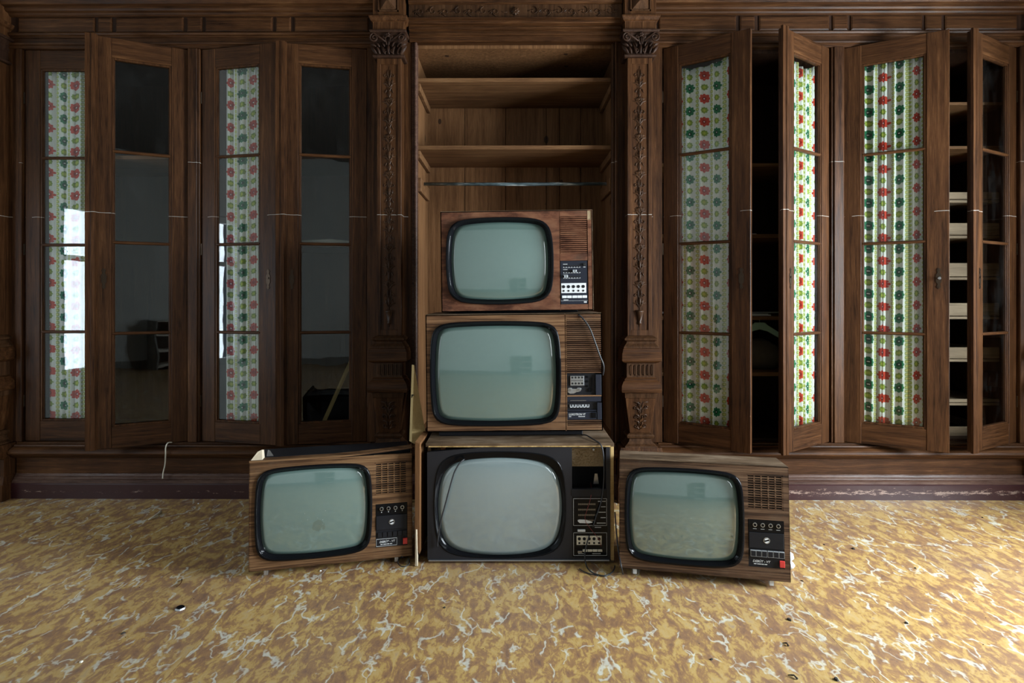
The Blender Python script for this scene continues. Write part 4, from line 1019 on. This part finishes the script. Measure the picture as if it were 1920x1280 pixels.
cp = t1.b(B(.4937, .6055, .001, .012, .0262, .2050), 'control_panel', 'navy', bevel=.0008)
for q, (z, kx) in enumerate(((.1850, None), (.1625, .5525), (.1405, .5165))):
    B(.5050, .5755, .0002, .001, z-.0020, z+.0020).build('slider_slot', 'void', cp, rel=r)
    m = MB().box(.5050, .5755, .0003, .001, z-.0085, z-.0078)
    for k in range(7): m.box(.5060+k*.0112, .5085+k*.0112, .0003, .001, z-.0078, z-.0045)
    m.build('slider_scale', 'print', cp, rel=r)
    B(.5050, .5230, .0003, .001, z+.0055, z+.0075).build('slider_legend', 'print', cp, rel=r)
    if kx:
        B(kx-.0075, kx+.0065, -.010, .001, z-.0055, z+.0060).build('slider_knob', 'silver', cp, rel=r, bevel=.001)
MB().box(.5870, .5990, -.006, .001, .183, .195).build('toggle', 'void', cp, rel=r, bevel=.001); B(.5890, .5980, .0003, .001, .1775, .1800).build('slider_legend', 'print', cp, rel=r)
B(.4955, .5985, -.002, .001, .0720, .1130).build('tuning_plate', 'white', cp, rel=r, bevel=.0008)
m = MB()
for k in range(5): m.cyl(.5058+k*.0203, .0985, -.003, -.002, .0066, 16); m.cyl(.5058+k*.0203, .0813, -.003, -.002, .0042, 12)
m.build('tuning_holes', 'void', cp, rel=r)
m = MB()
for k in range(5): m.ringy(.5058+k*.0203, .0985, -.0035, -.002, .0036, .0020, 10)
m.build('tuning_spindles', 'navy', cp, rel=r)
for k in range(5): B(.4985+k*.0206+(.001 if k > 1 else 0), .5175+k*.0206+(.001 if k > 1 else 0), -.006, .001, .0512, .0620).build('button', 'white', cp, rel=r, bevel=.0008)
MB().box(.4940, .6050, .0002, .001, .0398, .0406).box(.5050, .5250, .0002, .001, .0425, .0450).box(.5890, .6010, .0002, .001, .0315, .0370).build('small_print', 'print', cp, rel=r)
t1.b(B(.05, .57, .06, .26, -.0075, .001), 'base', 'blackm', bevel=.002)
t1.back()

# ================================================================== CORDS, BOARDS, LITTER
Y = 2.418
cord('power_cord', [P(1070, 589, 2.50), P(1082, 589, 2.440), P(1092, 596, 2.423), P(1105, 614, Y), P(1116, 642, Y), P(1124, 665, Y), P(1131, 682, Y), P(1132, 694, 2.425), P(1130, 703, 2.435)], .0032, 'cable', 'grey cord hanging from the top television over the ribbed speaker front')
cord('power_cord', [P(1085, 818, 2.52), P(1097, 815, 2.46), P(1115, 825, 2.38), P(1126, 833, 2.346), P(1131, 850, 2.338), P(1132.5, 880, 2.340), P(1131.5, 910, 2.345), P(1128, 938, 2.345), P(1119, 965, 2.343), P(1112, 988, 2.342)], .0026, 'cable', 'grey-black cord running down the right edge of the gutted black-fronted television')
cord('power_cord', [P(1105, 1004, 2.341), P(1100, 1020, 2.335), P(1096.5, 1040, 2.33), P(1099, 1058, 2.32), PF(1106, 1070, .006), PF(1120, 1077, .004), PF(1136, 1079, .004), PF(1149, 1071, .004), PF(1153, 1060, .004)], .0026, 'cable', 'black cord looping from the lower controls onto the floor between two televisions')
cord('loose_cord', [P(870, 861, 2.352), P(862, 868, 2.340), P(852, 885, 2.334), P(843, 915, 2.330), P(835, 945, 2.330), P(827, 975, 2.334), P(822, 1003, 2.342), P(820, 1025, 2.346)], .0030, 'cable', 'black cord hanging across the left side of the grey bottom screen')
cord('floor_cord', [PF(1086, 1066, .003), PF(1096, 1072, .003), PF(1108, 1076, .003), PF(1122, 1079, .009)], .0020, 'cable', 'thin dark cord lying flat on the floor in front of the black-fronted television')
cord('side_cord', [P(1153, 960, 2.36), P(1156, 1000, 2.30), P(1160, 1035, 2.27), P(1165, 1062, 2.22), PF(1168, 1076, .004)], .0026, 'cable', 'grey cord hanging in the gap beside the right floor television')
cord('cord_loop', [PF(753, 1043, .03)]+[PF(757+11*math.cos(q), 1053+9*math.sin(q), .012) for q in [(-PI/2)-k*PI/5 for k in range(0, 9)]]+[PF(766, 1046, .02)], .0020, 'cable', 'coiled black cord behind the foot of the left floor television')
cord('white_wire', [P(322, 829, 3.11), P(315, 830, 3.075), P(311, 838, 3.062), P(310.5, 852, 3.060), P(309.5, 870, 3.085), P(306, 886, 3.095), P(305, 897, 3.085)], .0032, 'whitewire', 'cream wire hanging over the plinth below the far left cupboard', 'wire')
# lower chipboard side panel standing between left and middle television
b0 = P(778, 1058, 2.335); x = b0.x
o = MB().poly([(-.009, .0), (-.004, .03), (-.006, .08), (.009, .045), (.010, .475), (-.008, .482)][::-1], 0, .30).build('chipboard_panel', 'pine', None, loc=(x+.010, 2.325, .002)); o.rotation_euler = (0, 0, -.03)
m = MB(); rnd = random.Random(5)
zs = [0.0, .02, .05, .09, .12, .142]; m.loft([[(-.008+rnd.uniform(-.001, .002), -.003, z), (.002-(z*.03), -.004, z), (.003, .004, z), (-.008, .004, z)] for z in zs])
m.build('splintered_edge', 'chip_white', o, label='pale splintered lower edge')
tag(o, 'narrow broken chipboard panel standing on edge between left and middle floor televisions', 'board')
a = P(776.5, 684, 2.62); b = P(797.5, 808, 2.52); c = P(779, 832, 2.47); d = P(772, 828, 2.47)
m = MB(); n = Vector((-.012, .012, 0))
ring = [a, b, c, d]; m.loft([[tuple(p-a) for p in ring], [tuple(p+n-a) for p in ring]])
o = m.build('pine_offcut', 'palepine', None, loc=tuple(a)); tag(o, 'pale yellow pointed board leaning beside the dark pilaster, above the chipboard panel', 'board')
MB().box(-.001, .010, -.006, -.001, -.135, -.120).build('black_latch', 'blackm', o, rel=(0, 0, 0), loc=(-.001, -.055, 0))
# bottle cap
c = PF(338, 1141); t = thing('bottle_cap', 'dark crown bottle cap lying on the floor left of the televisions', 'bottle cap', tuple(c), (0, 0, .5))
m = MB(); n = 42
R1 = [(.0155*(1+.05*(i % 2))*math.cos(2*PI*i/n), .0155*(1+.05*(i % 2))*math.sin(2*PI*i/n), .0005) for i in range(n)]; R2 = [(.0138*math.cos(2*PI*i/n), .0138*math.sin(2*PI*i/n), .0055) for i in range(n)]; R3 = [(.0120*math.cos(2*PI*i/n), .0120*math.sin(2*PI*i/n), .0070) for i in range(n)]
m.loft([R1, R2]); m.build('crimped_skirt', 'silver', t, rel=(0, 0, 0)); MB().loft([R2, R3]).build('cap_top', 'black', t, rel=(0, 0, 0), loc=(0, 0, .0001))
def bone(px, py, px2, py2, r, mat, label, name, cat, z=.006):
    a = PF(px, py, z); b = PF(px2, py2, z); mid = (a+b)/2+Vector((.006, .004, .002))
    m = MB().tube([a-mid, (a-mid)*.5+Vector((.003, 0, 0)), Vector((0, 0, 0)), (b-mid)*.6, b-mid], r, 7, [r*.5, r, r*.9, r, r*1.5])
    return tag(m.build(name, mat, None, loc=tuple(mid), smooth=True), label, cat)
bone(278, 974, 301, 959, .005, 'cream', 'bent whitish stick on the floor below the second left cupboard', 'bent_stick', 'stick')
bone(331, 1100, 341, 1086, .0018, 'oak_h', 'short brown splinter of wood on the floor above the bottle cap', 'wood_splinter', 'splinter', .003)
bone(1477, 1265, 1495, 1272, .0022, 'dirt', 'dark twig on the floor at the bottom, right of centre', 'twig', 'twig', .003)
bone(1467, 1205, 1478, 1210, .0022, 'dirt', 'small dark twig on the floor below the right floor television', 'twig', 'twig', .003)
c = PF(1489, 1073); m = MB(); rnd = random.Random(4)
for (dx, dy, z, rr) in ((0, 0, .015, .015), (.006, .02, .040, .017), (-.008, .02, .022, .012)):
    rings = []
    for j in range(7):
        ph = PI*(j+.3)/7.6; rings.append([(dx+rr*(1+rnd.uniform(-.2, .2))*math.sin(ph)*math.cos(q*PI/5), dy+rr*math.sin(ph)*math.sin(q*PI/5), z+rr*math.cos(ph)) for q in range(10)])
    m.loft(rings)
tag(m.build('crumpled_paper', 'white', None, loc=(c.x, c.y+.03, 0)), 'crumpled white paper poking out behind the right floor television', 'paper')
def chip(px, py, s, mat, label, name='debris_chip', cat='debris', grp=None):
    c = PF(px, py); r_ = random.Random(int(px+py)); k = 6
    m = MB().loft([[(s*(1+r_.uniform(-.4, .5))*math.cos(2*PI*i/k), s*.7*math.sin(2*PI*i/k), 0) for i in range(k)], [(s*.6*math.cos(2*PI*i/k), s*.4*math.sin(2*PI*i/k), s*.5) for i in range(k)]])
    return tag(m.build(name, mat, None, loc=tuple(c), rot=(0, 0, r_.uniform(0, 3))), label, cat, grp)
chip(601, 1070, .005, 'white', 'white chip on the floor under the left television'); chip(372, 944, .006, 'white', 'white chip on the floor close to the left baseboard, left of the television')
chip(356, 961, .003, 'white', 'tiny white crumb on the floor beside the bent whitish stick')
for (px, py, s, lab) in ((1600, 1029, .010, 'largest dark dirt clump on the floor right of the televisions'), (1716, 1065, .006, 'dark crumb on the floor near the right edge, level with the television feet'), (1699, 1168, .008, 'dark crumb on the open floor at lower right'), (1480, 1162, .010, 'dark clump beside the right linoleum seam'), (1568, 1274, .010, 'dark clump at the bottom edge, right of centre'), (1545, 1021, .005, 'small dark crumb just right of the right floor television'), (1842, 970, .006, 'dark crumb near the right baseboard'),
                         (1504, 1089, .005, 'dark crumb below the crumpled paper'), (231, 1187, .007, 'dark crumb on the floor at lower left, below the bottle cap'), (152, 1241, .007, 'pale grey crumb at lower left corner area'), (833, 1139, .006, 'dark crumb in front of the middle television'), (1334, 1236, .006, 'dark crumb at the bottom between the seams')):
    chip(px, py, s, 'dirt' if 'pale' not in lab else 'paper', lab)
m = MB(); rnd = random.Random(9)
for k in range(420):
    x = rnd.uniform(-2.3, 2.3); y = rnd.uniform(1.5, 3.05) if k % 2 else rnd.uniform(2.5, 3.08); s = rnd.uniform(.0005, .0013); m.box(x, x+s*2, y, y+s, 0, s)
o = m.build('floor_grit', 'dirt', None); o['kind'] = 'stuff'; tag(o, 'fine grit scattered over the linoleum floor', 'grit')
# repeats of a kind share a group
GROUPS = {'television': 'old television sets piled in the middle of the room', 'curtain': 'floral curtains behind the cupboard doors', 'cupboard': 'cupboards built along the wall',
          'pilaster': 'carved oak pilasters between the cupboards', 'plinth': 'plinths under the cupboards', 'entablature': 'entablatures above the cupboards', 'cord': 'loose cords around the televisions',
          'debris': 'small debris chips scattered on the floor', 'twig': 'dark twigs on the floor', 'paper': 'pieces of pale paper lying about', 'board': 'broken boards beside the middle televisions'}
for o in S.objects:
    if o.parent is None and o.get('category') in GROUPS and not o.get('kind'): o['group'] = GROUPS[o['category']]
